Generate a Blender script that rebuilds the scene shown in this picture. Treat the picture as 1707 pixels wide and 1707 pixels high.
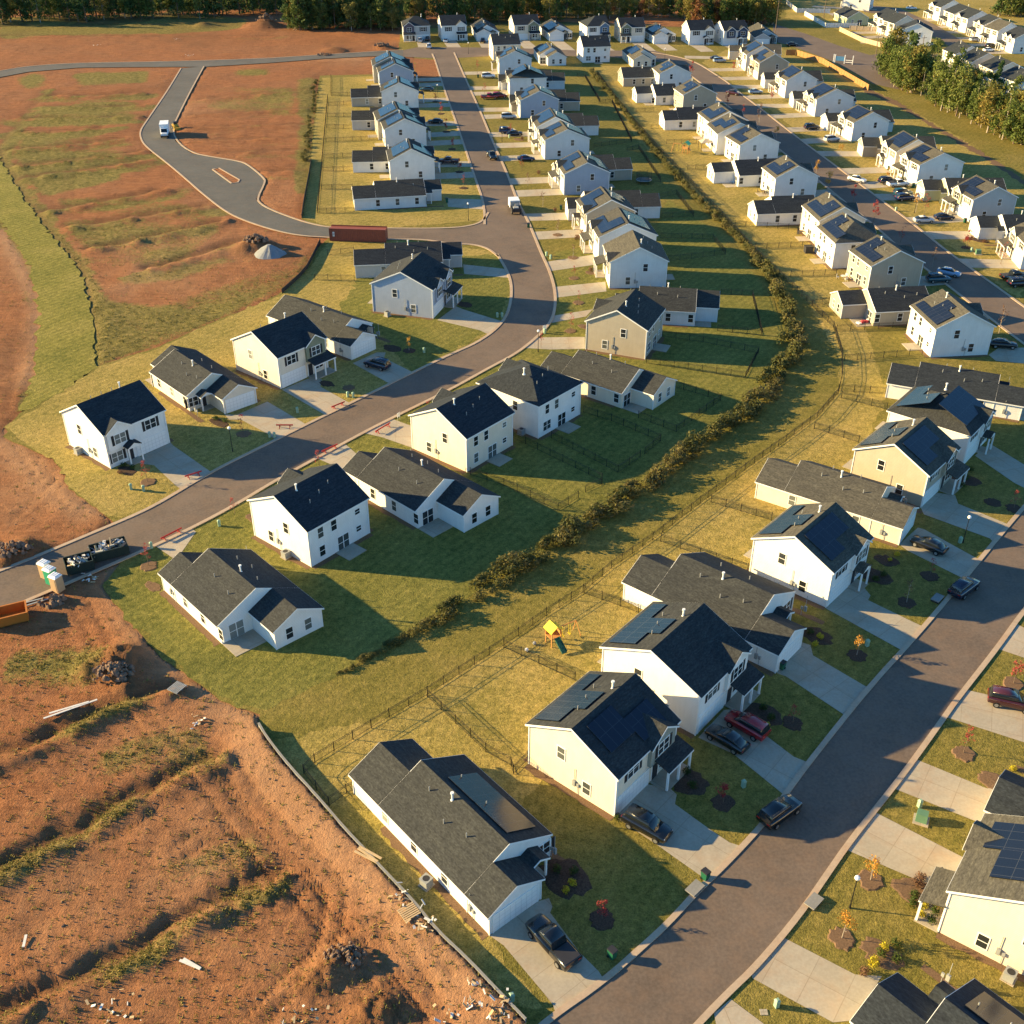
import bpy, bmesh, math, random
import numpy as np
from mathutils import Vector, Matrix
random.seed(7)
R=math.radians
for o in list(bpy.data.objects): bpy.data.objects.remove(o)
S=bpy.context.scene
COL=S.collection
# ------------------------------------------------------------------ camera, sun, sky, exposure
F,TH,HC=1848.0,R(32.754),80.3
cd=bpy.data.cameras.new('camera'); cd.sensor_width=36; cd.lens=36*F/1707; cd.clip_end=6000; cd.clip_start=1
cam=bpy.data.objects.new('camera',cd); COL.objects.link(cam)
cam.location=(0,0,HC); cam.rotation_euler=(R(90)-TH,0,0); S.camera=cam
S.render.resolution_x=S.render.resolution_y=1024
SUN_EL,SUN_DIR=R(16.3),R(-9)          # elevation, direction shadows fall
ld=bpy.data.lights.new('sun','SUN'); ld.energy=5.0; ld.color=(1.0,.735,.33); ld.angle=R(.53)
sun=bpy.data.objects.new('sun',ld); COL.objects.link(sun)
dv=Vector((math.cos(SUN_DIR)*math.cos(SUN_EL),math.sin(SUN_DIR)*math.cos(SUN_EL),-math.sin(SUN_EL)))
sun.rotation_euler=dv.to_track_quat('-Z','Y').to_euler(); sun.location=(-200,40,120)
wd=bpy.data.worlds.new('World'); S.world=wd; wd.use_nodes=True
nt=wd.node_tree; nt.nodes.clear()
sk=nt.nodes.new('ShaderNodeTexSky'); sk.sky_type='NISHITA'; sk.sun_disc=False
sk.sun_elevation=SUN_EL; sk.sun_rotation=R(279); sk.altitude=200; sk.air_density=1.1; sk.dust_density=.35; sk.ozone_density=3.
bg=nt.nodes.new('ShaderNodeBackground'); bg.inputs[1].default_value=.068
ow=nt.nodes.new('ShaderNodeOutputWorld'); tm=nt.nodes.new('ShaderNodeMix'); tm.data_type='RGBA'; tm.blend_type='MULTIPLY'; tm.inputs[0].default_value=1; tm.inputs[7].default_value=(.62,.97,1.16,1)
nt.links.new(sk.outputs[0],tm.inputs[6]); nt.links.new(tm.outputs[2],bg.inputs[0]); nt.links.new(bg.outputs[0],ow.inputs[0])
vs=S.view_settings; vs.view_transform='Standard'; vs.look='None'; vs.gamma=1; vs.use_curve_mapping=False; vs.exposure=1.74
S.render.engine='CYCLES'

# ------------------------------------------------------------------ survey: photo pixel -> point on the flat ground
def at(px,py,z=0.0):
    x=(px-853.5)/F; y=(py-853.5)/F
    Y=math.cos(TH)-y*math.sin(TH); Z=-math.sin(TH)-y*math.cos(TH); t=(z-HC)/Z
    return (x*t,Y*t)
def A(pts): return [at(*p) for p in pts]

# ------------------------------------------------------------------ materials
MAT={}
def nm(name,rough=.8,spec=.3):
    m=bpy.data.materials.new(name); m.use_nodes=True; n=m.node_tree
    b=n.nodes['Principled BSDF']; b.inputs['Roughness'].default_value=rough
    b.inputs['Specular IOR Level'].default_value=spec
    MAT[name]=m; return m,n,b
def N(n,t,**k):
    x=n.nodes.new(t)
    for a,v in k.items():
        if a in x.bl_rna.properties: setattr(x,a,v)
        else: x.inputs[a].default_value=v
    return x
def coords(n,scale=(1,1,1),kind='Object',rot=(0,0,0)):
    t=n.nodes.new('ShaderNodeTexCoord'); m=n.nodes.new('ShaderNodeMapping')
    m.inputs['Scale'].default_value=scale; m.inputs['Rotation'].default_value=rot
    n.links.new(t.outputs[kind],m.inputs[0]); return m.outputs[0]
def noise(n,vec,scale,detail=4,rough=.6):
    x=N(n,'ShaderNodeTexNoise',Scale=scale,Detail=detail,Roughness=rough); n.links.new(vec,x.inputs['Vector']); return x.outputs[0]
def ramp(n,fac,stops):
    r=n.nodes.new('ShaderNodeValToRGB'); e=r.color_ramp.elements
    while len(e)<len(stops): e.new(.5)
    for i,(p,c) in enumerate(stops): e[i].position=p; e[i].color=(*c,1)
    n.links.new(fac,r.inputs[0]); return r.outputs[0]
def mixc(n,fac,a,b,mode='MIX'):
    m=N(n,'ShaderNodeMix',data_type='RGBA',blend_type=mode)
    for s,v in ((m.inputs[0],fac),(m.inputs[6],a),(m.inputs[7],b)):
        if hasattr(v,'is_linked') or hasattr(v,'links'): n.links.new(v,s)
        else: s.default_value=v if isinstance(v,float) else (*v,1)
    return m.outputs[2]
def mth(n,op,a,b=0.0,c=None):
    m=N(n,'ShaderNodeMath',operation=op)
    for i,v in enumerate((a,b)+(() if c is None else (c,))):
        if hasattr(v,'links'): n.links.new(v,m.inputs[i])
        else: m.inputs[i].default_value=v
    return m.outputs[0]
def bump(n,b,h,strength=.3,dist=.02):
    x=N(n,'ShaderNodeBump',Strength=strength,Distance=dist); n.links.new(h,x.inputs['Height']); n.links.new(x.outputs[0],b.inputs['Normal'])
def plain(name,c,rough=.7,spec=.3,metal=0,var=.12,vs=1.5):
    m,n,b=nm(name,rough,spec); b.inputs['Metallic'].default_value=metal
    v=coords(n); k=noise(n,v,vs,3)
    n.links.new(ramp(n,k,[(.25,tuple(x*(1-var) for x in c)),(.75,tuple(min(1,x*(1+var)) for x in c))]),b.inputs['Base Color']); return m
def siding(name,c):
    m,n,b=nm(name,.62,.25); v=coords(n)
    w=N(n,'ShaderNodeTexWave',wave_type='BANDS',bands_direction='Z',wave_profile='SAW',Scale=1/(.2*20)*6.2832/ (6.2832) ,Distortion=0.)
    w.inputs['Scale'].default_value=1.57
    n.links.new(v,w.inputs['Vector'])
    k=noise(n,v,.7,4); st=noise(n,coords(n,(3,3,.3)),1.2,4)
    c1=ramp(n,k,[(.3,tuple(x*.93 for x in c)),(.7,tuple(min(.86,x*1.04) for x in c))])
    c2=mixc(n,.12,c1,ramp(n,st,[(.35,tuple(x*.6 for x in c)),(.65,c)]))
    lap=ramp(n,w.outputs[0],[(0,(.7,.7,.71)),(.22,(1,1,1))])
    n.links.new(mixc(n,1.0,c2,lap,'MULTIPLY'),b.inputs['Base Color'])
    bump(n,b,w.outputs[0],.35,.015); return m
def shingle(name,c,axis):
    # axis: ridge direction in the house frame ('x' or 'y')
    m,n,b=nm(name,.9,.15)
    s1=(2.2,5,5) if axis=='x' else (5,2.2,5)
    s2=(.5,2.6,2.6) if axis=='x' else (2.6,.5,2.6)
    k=noise(n,coords(n,s1),1.3,3,.7); j=noise(n,coords(n,s2),1.,3,.6); big=noise(n,coords(n),.16,3)
    a=ramp(n,k,[(.3,tuple(x*.62 for x in c)),(.5,c),(.72,tuple(x*1.55 for x in c))])
    d=ramp(n,j,[(.35,(.8,.8,.82)),(.65,(1.15,1.14,1.1))])
    e=ramp(n,big,[(.3,(.92,.92,.93)),(.7,(1.06,1.05,1.03))])
    oi=n.nodes.new('ShaderNodeObjectInfo'); q=ramp(n,oi.outputs['Random'],[(0,(.88,.9,.94)),(1,(1.1,1.08,1.02))])
    n.links.new(mixc(n,1.,mixc(n,1.,mixc(n,1.,a,d,'MULTIPLY'),e,'MULTIPLY'),q,'MULTIPLY'),b.inputs['Base Color'])
    w=N(n,'ShaderNodeTexWave',wave_type='BANDS',bands_direction='Y' if axis=='x' else 'X',wave_profile='SAW'); w.inputs['Scale'].default_value=1.9
    n.links.new(coords(n),w.inputs['Vector'])
    bump(n,b,mth(n,'ADD',mth(n,'MULTIPLY',w.outputs[0],.5),k),.5,.02); return m
WALLC=dict(w=(.80,.79,.76),c=(.77,.675,.535),t=(.43,.375,.29),g=(.46,.47,.47),b=(.36,.42,.52),l=(.68,.70,.71),y=(.55,.55,.33),
  o=(.22,.24,.17),n=(.05,.075,.13),m=(.12,.10,.13),B=(.10,.18,.30),s=(.30,.31,.27))
for k,c in WALLC.items(): siding('siding_'+k,c)
ROOFC=dict(d=(.028,.034,.042),k=(.040,.043,.045),n=(.076,.073,.064))
for k,c in ROOFC.items():
    for a in 'xy': shingle('shingle_%s%s'%(k,a),c,a)
plain('trim_white',(.78,.78,.76),.5,.3,var=.03)
def garage():
    m,n,b=nm('garage_white',.5,.3); b.inputs['Base Color'].default_value=(.76,.76,.74,1)
    w=N(n,'ShaderNodeTexBrick',Scale=1.,offset=0.); w.inputs['Brick Width'].default_value=.6; w.inputs['Row Height'].default_value=.54; w.inputs['Mortar Size'].default_value=.03
    w.inputs['Color1'].default_value=w.inputs['Color2'].default_value=(.77,.77,.75,1); w.inputs['Mortar'].default_value=(.6,.6,.59,1)
    n.links.new(coords(n,(1,1,1),rot=(R(90),0,0)),w.inputs['Vector']); n.links.new(w.outputs[0],b.inputs['Base Color'])
garage()
def pane():
    m,n,b=nm('window_glass',.12,.5)
    oi=n.nodes.new('ShaderNodeObjectInfo')
    n.links.new(ramp(n,oi.outputs['Random'],[(0,(.012,.015,.018)),(.6,(.03,.035,.04)),(.85,(.12,.13,.12)),(1,(.25,.26,.24))]),b.inputs['Base Color'])  # random lighter tones paint in blinds and greenish reflections
pane()
plain('door_dark',(.03,.03,.035),.5); plain('shutter_black',(.02,.021,.024),.6); plain('black_metal',(.012,.012,.013),.45,.4)
def solar():
    m,n,b=nm('solar_cell',.22,.4)
    w=N(n,'ShaderNodeTexBrick',offset=0.); w.inputs['Brick Width'].default_value=1.05; w.inputs['Row Height'].default_value=1.7; w.inputs['Mortar Size'].default_value=.02
    w.inputs['Color1'].default_value=(.008,.012,.024,1); w.inputs['Color2'].default_value=(.012,.016,.03,1); w.inputs['Mortar'].default_value=(.045,.05,.06,1); w.inputs['Scale'].default_value=1.
    n.links.new(coords(n),w.inputs['Vector']); n.links.new(w.outputs[0],b.inputs['Base Color'])
solar()
def asphalt(name,c,dust):
    m,n,b=nm(name,.85,.25); v=coords(n)
    k=noise(n,v,.12,5,.65); f=noise(n,v,3.5,3); st=noise(n,coords(n,(.05,.4,1)),1.,3); cr=noise(n,v,.5,6,.75)
    a=ramp(n,k,[(.3,tuple(x*.72 for x in c)),(.7,tuple(x*1.25 for x in c))])
    a=mixc(n,.3,a,ramp(n,f,[(.35,tuple(x*.6 for x in c)),(.65,tuple(x*1.4 for x in c))]))
    a=mixc(n,mth(n,'MULTIPLY',ramp(n,cr,[(.45,(0,0,0)),(.8,(1,1,1))]),.5),a,dust)
    n.links.new(a,b.inputs['Base Color']); bump(n,b,f,.25,.01)
asphalt('asphalt_worn',(.140,.106,.083),(.22,.14,.09)); asphalt('asphalt_new',(.10,.098,.09),(.17,.12,.085))
def concrete(name,c,stain):
    m,n,b=nm(name,.85,.25); v=coords(n); k=noise(n,v,.4,5,.65); f=noise(n,v,4,3); s=noise(n,v,.22,4,.7)
    a=ramp(n,k,[(.3,tuple(x*.85 for x in c)),(.7,tuple(x*1.1 for x in c))])
    a=mixc(n,.18,a,ramp(n,f,[(.4,tuple(x*.7 for x in c)),(.6,tuple(x*1.2 for x in c))]))
    a=mixc(n,mth(n,'MULTIPLY',ramp(n,s,[(.5,(0,0,0)),(.85,(1,1,1))]),.6),a,stain)
    if name=='concrete_drive':
        w=N(n,'ShaderNodeTexBrick',offset=0.); w.inputs['Scale'].default_value=1.; w.inputs['Brick Width'].default_value=3.; w.inputs['Row Height'].default_value=2.7; w.inputs['Mortar Size'].default_value=.035; w.inputs['Color1'].default_value=(1,1,1,1); w.inputs['Color2'].default_value=(.93,.93,.92,1); w.inputs['Mortar'].default_value=(.76,.74,.71,1)
        n.links.new(v,w.inputs['Vector']); a=mixc(n,1.,a,w.outputs[0],'MULTIPLY')
    n.links.new(a,b.inputs['Base Color']); bump(n,b,f,.15,.01)
concrete('concrete_drive',(.39,.34,.265),(.37,.22,.12)); concrete('concrete_kerb',(.42,.32,.23),(.40,.21,.11)); concrete('concrete_wall',(.24,.235,.22),(.30,.22,.15))
def lawn(name,g1,g2,g3,scale=.1,stripe=.25):
    m,n,b=nm(name,.95,.1); v=coords(n)
    k=noise(n,v,scale,5,.6); k2=noise(n,v,.9,4,.7); f=noise(n,v,7.,3,.75); cl=noise(n,coords(n,(1,1,1)),2.4,4,.75)
    a=ramp(n,k,[(.28,g1),(.5,g2),(.72,g3)])
    a=mixc(n,.42,a,ramp(n,k2,[(.32,tuple(x*.62 for x in g1)),(.5,g2),(.68,tuple(x*1.25 for x in g3))]))
    a=mixc(n,1.,a,ramp(n,f,[(.3,(.55,.55,.5)),(.5,(1,1,1)),(.7,(1.45,1.42,1.3))]),'MULTIPLY')
    a=mixc(n,1.,a,ramp(n,cl,[(.32,(.66,.68,.6)),(.5,(1,1,1)),(.68,(1.25,1.2,1.1))]),'MULTIPLY')
    w=N(n,'ShaderNodeTexWave',wave_type='BANDS',bands_direction='DIAGONAL',Distortion=1.5,Detail=2.); w.inputs['Scale'].default_value=.35; n.links.new(coords(n,rot=(0,0,R(80))),w.inputs['Vector'])
    a=mixc(n,stripe,a,mixc(n,1.,a,ramp(n,w.outputs[0],[(0,(.7,.75,.7)),(1,(1.15,1.1,1.05))]),'MULTIPLY'))
    n.links.new(a,b.inputs['Base Color']); bump(n,b,mth(n,'ADD',f,mth(n,'MULTIPLY',cl,1.5)),.8,.09)
lawn('lawn_gold',(.19,.165,.04),(.305,.235,.07),(.40,.285,.10))
lawn('lawn_green',(.10,.108,.026),(.168,.16,.04),(.245,.205,.06),stripe=.4)
lawn('lawn_swath',(.13,.135,.028),(.22,.195,.045),(.31,.25,.075),stripe=.5)
lawn('lawn_olive',(.125,.118,.026),(.19,.158,.04),(.26,.195,.062))
lawn('scrub',(.05,.055,.018),(.12,.095,.035),(.20,.13,.06),.06,0.)
plain('mulch',(.075,.048,.034),.95,.1,var=.55,vs=7.); plain('mulch_light',(.16,.10,.06),.95,.1,var=.4,vs=7.)
def clay():
    m,n,b=nm('red_clay',.95,.1); v=coords(n)
    k=noise(n,v,.05,6,.65); k2=noise(n,v,.6,6,.7); f=noise(n,v,5.,4,.75); kk=noise(n,v,.17,5,.7)
    str_=noise(n,coords(n,(.25,1.6,1),rot=(0,0,R(-38))),.8,5,.7)
    a=ramp(n,k,[(.3,(.19,.072,.031)),(.45,(.29,.108,.042)),(.58,(.21,.092,.045)),(.75,(.33,.15,.07))])
    a=mixc(n,.45,a,ramp(n,k2,[(.3,(.11,.045,.022)),(.5,(.26,.108,.046)),(.7,(.36,.19,.095))]))
    a=mixc(n,.35,a,ramp(n,str_,[(.35,(.13,.06,.03)),(.6,(.36,.165,.078))]))
    a=mixc(n,1.,a,ramp(n,f,[(.3,(.68,.66,.62)),(.5,(1,1,1)),(.7,(1.3,1.3,1.25))]),'MULTIPLY')
    g=N(n,'ShaderNodeAttribute',attribute_name='weed'); p=N(n,'ShaderNodeAttribute',attribute_name='bare')
    wn=noise(n,v,1.1,6,.8); wn2=noise(n,v,.22,4,.7)
    gm=mth(n,'ADD',mth(n,'MULTIPLY',g.outputs['Fac'],1.15),mth(n,'SUBTRACT',mth(n,'ADD',mth(n,'MULTIPLY',wn,.9),mth(n,'MULTIPLY',wn2,.5)),1.02))
    gm=ramp(n,gm,[(.0,(0,0,0)),(.22,(1,1,1))])
    gc=ramp(n,noise(n,v,.8,5,.75),[(.3,(.075,.066,.02)),(.5,(.175,.145,.04)),(.72,(.30,.215,.08))])
    gc=mixc(n,1.,gc,ramp(n,f,[(.3,(.5,.5,.5)),(.5,(1,1,1)),(.7,(1.5,1.45,1.3))]),'MULTIPLY')
    a=mixc(n,gm,a,gc)
    a=mixc(n,mth(n,'MULTIPLY',p.outputs['Fac'],.75),a,mixc(n,.5,(.40,.25,.14),ramp(n,k2,[(.3,(.30,.15,.08)),(.7,(.48,.29,.17))])))
    dk=N(n,'ShaderNodeAttribute',attribute_name='turned_shade')  # dug soil and tracks, plus shade painted along the banks
    a=mixc(n,mth(n,'MULTIPLY',dk.outputs['Fac'],.85),a,ramp(n,wn,[(.3,(.07,.04,.022)),(.7,(.17,.085,.04))]))
    n.links.new(a,b.inputs['Base Color'])
    bump(n,b,mth(n,'ADD',mth(n,'MULTIPLY',k2,1.6),mth(n,'ADD',f,mth(n,'MULTIPLY',wn,.8))),.9,.16)
clay()
def foliage(name,cs,trans=.25):
    m,n,b=nm(name,.75,.2)
    g=n.nodes.new('ShaderNodeNewGeometry'); oi=n.nodes.new('ShaderNodeObjectInfo')
    f=mth(n,'ADD',mth(n,'MULTIPLY',g.outputs['Random Per Island'],.6),mth(n,'MULTIPLY',oi.outputs['Random'],.4))
    c=ramp(n,f,[(i/(len(cs)-1),x) for i,x in enumerate(cs)])
    n.links.new(c,b.inputs['Base Color'])
    t=n.nodes.new('ShaderNodeBsdfTranslucent'); n.links.new(c,t.inputs[0]); mx=N(n,'ShaderNodeMixShader'); mx.inputs[0].default_value=trans
    n.links.new(b.outputs[0],mx.inputs[1]); n.links.new(t.outputs[0],mx.inputs[2]); n.links.new(mx.outputs[0],n.nodes['Material Output'].inputs[0])
foliage('leaf_pine',[(.028,.06,.02),(.06,.105,.03),(.12,.15,.045)])
foliage('leaf_broad',[(.04,.07,.016),(.105,.14,.03),(.21,.215,.06)])
foliage('leaf_autumn',[(.10,.11,.025),(.20,.17,.042),(.27,.18,.045)])
foliage('leaf_rust',[(.12,.04,.02),(.22,.09,.04),(.16,.10,.05)])
foliage('leaf_red',[(.20,.022,.025),(.36,.06,.055),(.30,.085,.065)],.35)
foliage('leaf_orange',[(.35,.12,.02),(.5,.24,.04),(.40,.30,.06)],.35)
foliage('leaf_hedge',[(.03,.044,.013),(.075,.085,.024),(.16,.14,.045),(.12,.09,.04)])
foliage('leaf_yellow',[(.35,.30,.02),(.55,.45,.03),(.30,.32,.04)],.3)
foliage('leaf_shrub',[(.02,.045,.01),(.05,.08,.015),(.08,.10,.02)])
foliage('leaf_weed',[(.11,.105,.026),(.21,.18,.045),(.34,.26,.095)])
foliage('leaf_brown',[(.09,.045,.03),(.16,.085,.05),(.22,.13,.08)])
plain('bark',(.16,.12,.09),.9,.1,var=.3,vs=3.); plain('bark_pale',(.35,.30,.25),.9,.1,var=.25)
plain('tyre',(.012,.012,.013),.8); plain('rim',(.35,.36,.37),.35,.5,.7)
m,n,b=nm('car_glass',.08,.6); b.inputs['Base Color'].default_value=(.012,.016,.02,1)
m,n,b=nm('tail_red',.3,.5); b.inputs['Base Color'].default_value=(.35,.01,.01,1)
m,n,b=nm('head_clear',.15,.6); b.inputs['Base Color'].default_value=(.6,.62,.64,1)
m,n,b=nm('lamp_globe',.3,.5); b.inputs['Base Color'].default_value=(.85,.85,.84,1)
CARC=dict(black=(.008,.009,.011),white=(.75,.76,.77),red=(.25,.012,.018),maroon=(.045,.01,.012),blue=(.012,.03,.09),teal=(.01,.05,.075),silver=(.45,.47,.5),navy=(.008,.012,.03),paleblue=(.22,.33,.48))
for k,c in CARC.items():
    m,n,b=nm('paint_'+k,.22,.5); b.inputs['Base Color'].default_value=(*c,1); b.inputs['Coat Weight'].default_value=.7; b.inputs['Coat Roughness'].default_value=.06
for k,c,r in (('bin_green',(.012,.10,.055),.5),('box_green',(.10,.20,.12),.55),('box_pale',(.25,.38,.28),.6),('container_rust',(.23,.065,.04),.6),('plastic_white',(.78,.79,.8),.4),('plastic_tan',(.48,.33,.19),.5),('plastic_green',(.03,.30,.17),.45),
  ('barrier_red',(.35,.03,.03),.6),('wood_pale',(.50,.36,.20),.8),('wood_orange',(.46,.22,.07),.8),('wood_fence',(.34,.18,.07),.85),('play_yellow',(.62,.46,.02),.5),('slide_green',(.02,.09,.07),.4),('slide_bright',(.02,.35,.2),.4),('steel_grey',(.28,.29,.29),.5),('dumpster',(.018,.03,.026),.6),
  ('orange_box',(.42,.14,.02),.6),('gravel',(.22,.23,.24),.9),('rubble',(.20,.13,.09),.95),('scrap_white',(.62,.60,.56),.7),('rope',(.02,.02,.02),.8),('skid_yellow',(.45,.28,.04),.5),('sign_blue',(.08,.22,.42),.5),('vinyl',(.74,.72,.68),.5),('wood_tan',(.45,.35,.24),.8),('silt',(.035,.033,.03),.9),('tarp_red',(.4,.05,.06),.7),('canvas_tan',(.42,.36,.29),.8)):
    plain(k,c,r,.3,var=.1)
# ------------------------------------------------------------------ mesh helpers
class MB:
    def __init__(s): s.v=[];s.f=[];s.m=[]
    def poly(s,pts,m=0):
        i=len(s.v); s.v+=[tuple(p) for p in pts]; s.f.append(tuple(range(i,i+len(pts)))); s.m.append(m)
    def hull(s,a,b,m=0,ca=True,cb=True):
        # loft between two point loops of equal length
        n=len(a); i=len(s.v); s.v+=[tuple(p) for p in a]+[tuple(p) for p in b]
        for k in range(n):
            l=(k+1)%n; s.f.append((i+k,i+l,i+n+l,i+n+k)); s.m.append(m)
        if ca: s.f.append(tuple(range(i+n-1,i-1,-1))); s.m.append(m)
        if cb: s.f.append(tuple(range(i+n,i+2*n))); s.m.append(m)
    def box(s,x0,y0,z0,x1,y1,z1,m=0):
        s.hull([(x0,y0,z0),(x1,y0,z0),(x1,y1,z0),(x0,y1,z0)],[(x0,y0,z1),(x1,y0,z1),(x1,y1,z1),(x0,y1,z1)],m)
    def bar(s,p,q,w,h=None,m=0):
        p=Vector(p);q=Vector(q);d=(q-p)
        if d.length<1e-5: return
        d.normalize(); up=Vector((0,0,1)) if abs(d.z)<.95 else Vector((1,0,0))
        a=d.cross(up).normalized()*(w/2); b=a.cross(d).normalized()*((h or w)/2)
        s.hull([p-a-b,p+a-b,p+a+b,p-a+b],[q-a-b,q+a-b,q+a+b,q-a+b],m)
    def tube(s,p,q,r0,r1=None,n=8,m=0,caps=True):
        p=Vector(p);q=Vector(q);r1=r0 if r1 is None else r1; d=(q-p).normalized()
        a=d.orthogonal().normalized(); b=d.cross(a)
        f=lambda c,r:[c+a*r*math.cos(t*2*math.pi/n)+b*r*math.sin(t*2*math.pi/n) for t in range(n)]
        s.hull(f(p,r0),f(q,r1),m,caps,caps)
    def ball(s,c,r,m=0,nu=10,nv=6,sz=1.):
        L=[[(c[0]+r*math.cos(2*math.pi*i/nu)*math.sin(math.pi*j/nv),c[1]+r*math.sin(2*math.pi*i/nu)*math.sin(math.pi*j/nv),c[2]-r*sz*math.cos(math.pi*j/nv)) for i in range(nu)] for j in range(1,nv)]
        for j in range(nv-2): s.hull(L[j],L[j+1],m,j==0,j==nv-3)
    def mesh(s,name,mats,smooth=False):
        me=bpy.data.meshes.new(name); me.from_pydata(s.v,[],s.f)
        for x in mats: me.materials.append(MAT[x])
        me.polygons.foreach_set('material_index',s.m)
        if smooth: me.polygons.foreach_set('use_smooth',[True]*len(s.f))
        bm=bmesh.new(); bm.from_mesh(me); bmesh.ops.recalc_face_normals(bm,faces=bm.faces); bm.to_mesh(me); bm.free()
        return me
    def build(s,name,mats,parent=None,loc=None,rz=0,smooth=False):
        if not s.f: return None
        return put(s.mesh(name,mats if isinstance(mats,(list,tuple)) else [mats],smooth),name,parent,loc,rz)
def put(me,name,parent=None,loc=None,rz=0):
    o=bpy.data.objects.new(name,me); COL.objects.link(o)
    if parent: o.parent=parent
    if loc is not None: o.location=loc
    o.rotation_euler=(0,0,rz); return o
def empty(name,loc,rz,label,cat,group=None):
    o=put(None,name,None,loc,rz); o.empty_display_size=.5; tag(o,label,cat,group); return o
def tag(o,label=None,cat=None,group=None,kind=None):
    if label:o['label']=label
    if cat:o['category']=cat
    if group:o['group']=group
    if kind:o['kind']=kind
    return o
def ordn(i): return 'first second third fourth fifth sixth seventh eighth ninth tenth eleventh twelfth thirteenth fourteenth fifteenth sixteenth seventeenth eighteenth nineteenth twentieth twenty-first twenty-second twenty-third twenty-fourth twenty-fifth'.split()[i-1]

# ------------------------------------------------------------------ houses: shared windows, doors, fittings
WM={}
def win_meshes():
    def frame(w,h,cols,far):
        b=MB(); t=.09
        b.box(-w/2-t,-.05,-h/2-t,-w/2,.02,h/2+t); b.box(w/2,-.05,-h/2-t,w/2+t,.02,h/2+t)
        b.box(-w/2,-.05,-h/2-t,w/2,.02,-h/2); b.box(-w/2,-.05,h/2,w/2,.02,h/2+t)
        for c in range(1,cols): x=-w/2+w*c/cols; b.box(x-.05,-.045,-h/2,x+.05,.02,h/2)
        b.box(-w/2,-.04,-.035,w/2,.02,.035)
        p=MB(); p.box(-w/2,-.028,-h/2,w/2,.01,h/2)
        if far:
            b.box(-w/2+.001,-.028,-h/2+.001,w/2-.001,.01,h/2-.001,1); return b.mesh('window_far',['trim_white','window_glass']),None
        return b.mesh('window_frame',['trim_white']),p.mesh('window_pane',['window_glass'])
    for far in (0,1):
        WM['single',far]=frame(.86,1.45,1,far); WM['double',far]=frame(1.7,1.45,2,far)
        WM['small',far]=frame(.8,.75,1,far); WM['slider',far]=frame(1.8,2.0,2,far); WM['triple',far]=frame(2.1,1.3,3,far)
    b=MB(); b.box(-.2,-.045,-.78,.2,.01,.78); WM['shutter']=b.mesh('shutter',['shutter_black'])
    b=MB(); b.box(-.46,-.04,0,.46,.02,2.05); b.box(-.56,-.03,0,-.46,.02,2.15,1); b.box(.46,-.03,0,.56,.02,2.15,1); b.box(-.46,-.03,2.05,.46,.02,2.15,1); WM['door']=b.mesh('door',['door_dark','trim_white'])
    b=MB(); b.box(-2.4,-.03,0,2.4,.02,2.15); b.box(-2.55,-.06,0,-2.4,.02,2.3,1); b.box(2.4,-.06,0,2.55,.02,2.3,1); b.box(-2.4,-.06,2.15,2.4,.02,2.3,1); WM['garage']=b.mesh('garage_door',['garage_white','trim_white'])
    b=MB(); b.box(-.22,-.2,1.0,.1,.0,1.7); b.box(.25,-.15,1.1,.5,.0,1.5); b.tube((-.05,-.08,1.7),(-.05,-.08,3.2),.03,n=5); b.tube((.35,-.08,.1),(.35,-.08,1.1),.03,n=5); WM['meter']=b.mesh('meter_box',['steel_grey'])
    b=MB(); b.tube((0,0,-.15),(0,0,.5),.06,n=6); WM['vent']=b.mesh('vent_pipe',['steel_grey'])
    b=MB(); b.tube((0,0,-.2),(0,0,.75),.1,n=8); b.tube((0,0,.75),(0,0,.9),.17,n=8); b.tube((0,0,-.2),(0,0,.06),.24,.12,n=8); WM['flue']=b.mesh('flue_pipe',['trim_white'])
win_meshes()
class Face:   # a wall plane in the house frame: u runs along it left to right seen from outside
    def __init__(s,ox,oy,a): s.o=(ox,oy);s.a=a;s.c,s.s=math.cos(a),math.sin(a)
    def p(s,u,z,out=0): return (s.o[0]+u*s.c+out*s.s, s.o[1]+u*s.s-out*s.c, z)
def win(root,far,face,u,z,kind='single',sh=False,out=0):
    fm,pm=WM[kind,1 if far else 0]
    w=put(fm,'window',root,face.p(u,z,out),face.a)
    if pm: put(pm,'pane',w)
    if sh and kind!='slider':
        hw=(.86 if kind=='single' else 1.7)/2+.32
        for q in (-1,1): put(WM['shutter'],'shutter',root,face.p(u+q*hw,z,out),face.a)
def fit(root,key,name,face,u,z,out=0): return put(WM[key],name,root,face.p(u,z,out),face.a)
def slab(b,pts,t,m=0,dz=0):
    a=[(x,y,z+dz) for x,y,z in pts]; b.hull([(x,y,z-t) for x,y,z in a],a,m)
def solar(root,axis,org,ds,dn,length,rects,name='solar_panel'):
    # org: eave corner on the roof plane, ds: unit along eave, dn: unit up the slope; rects: (u0,u1,v0,v1) in metres
    nrm=Vector(ds).cross(Vector(dn)).normalized()
    if nrm.z<0:nrm=-nrm
    for r in rects:
        b=MB(); u0,u1,v0,v1=r
        b.box(0,0,0,u1-u0,v1-v0,.05)
        o=b.build(name,'solar_cell',root)
        M=Matrix((Vector(ds),Vector(dn),nrm)).transposed()
        if M.determinant()<0:
            M=Matrix((-Vector(ds),Vector(dn),nrm)).transposed(); st=Vector(org)+Vector(ds)*u1+Vector(dn)*v0
        else: st=Vector(org)+Vector(ds)*u0+Vector(dn)*v0
        o.rotation_euler=M.to_euler(); o.location=st+nrm*.11
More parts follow.
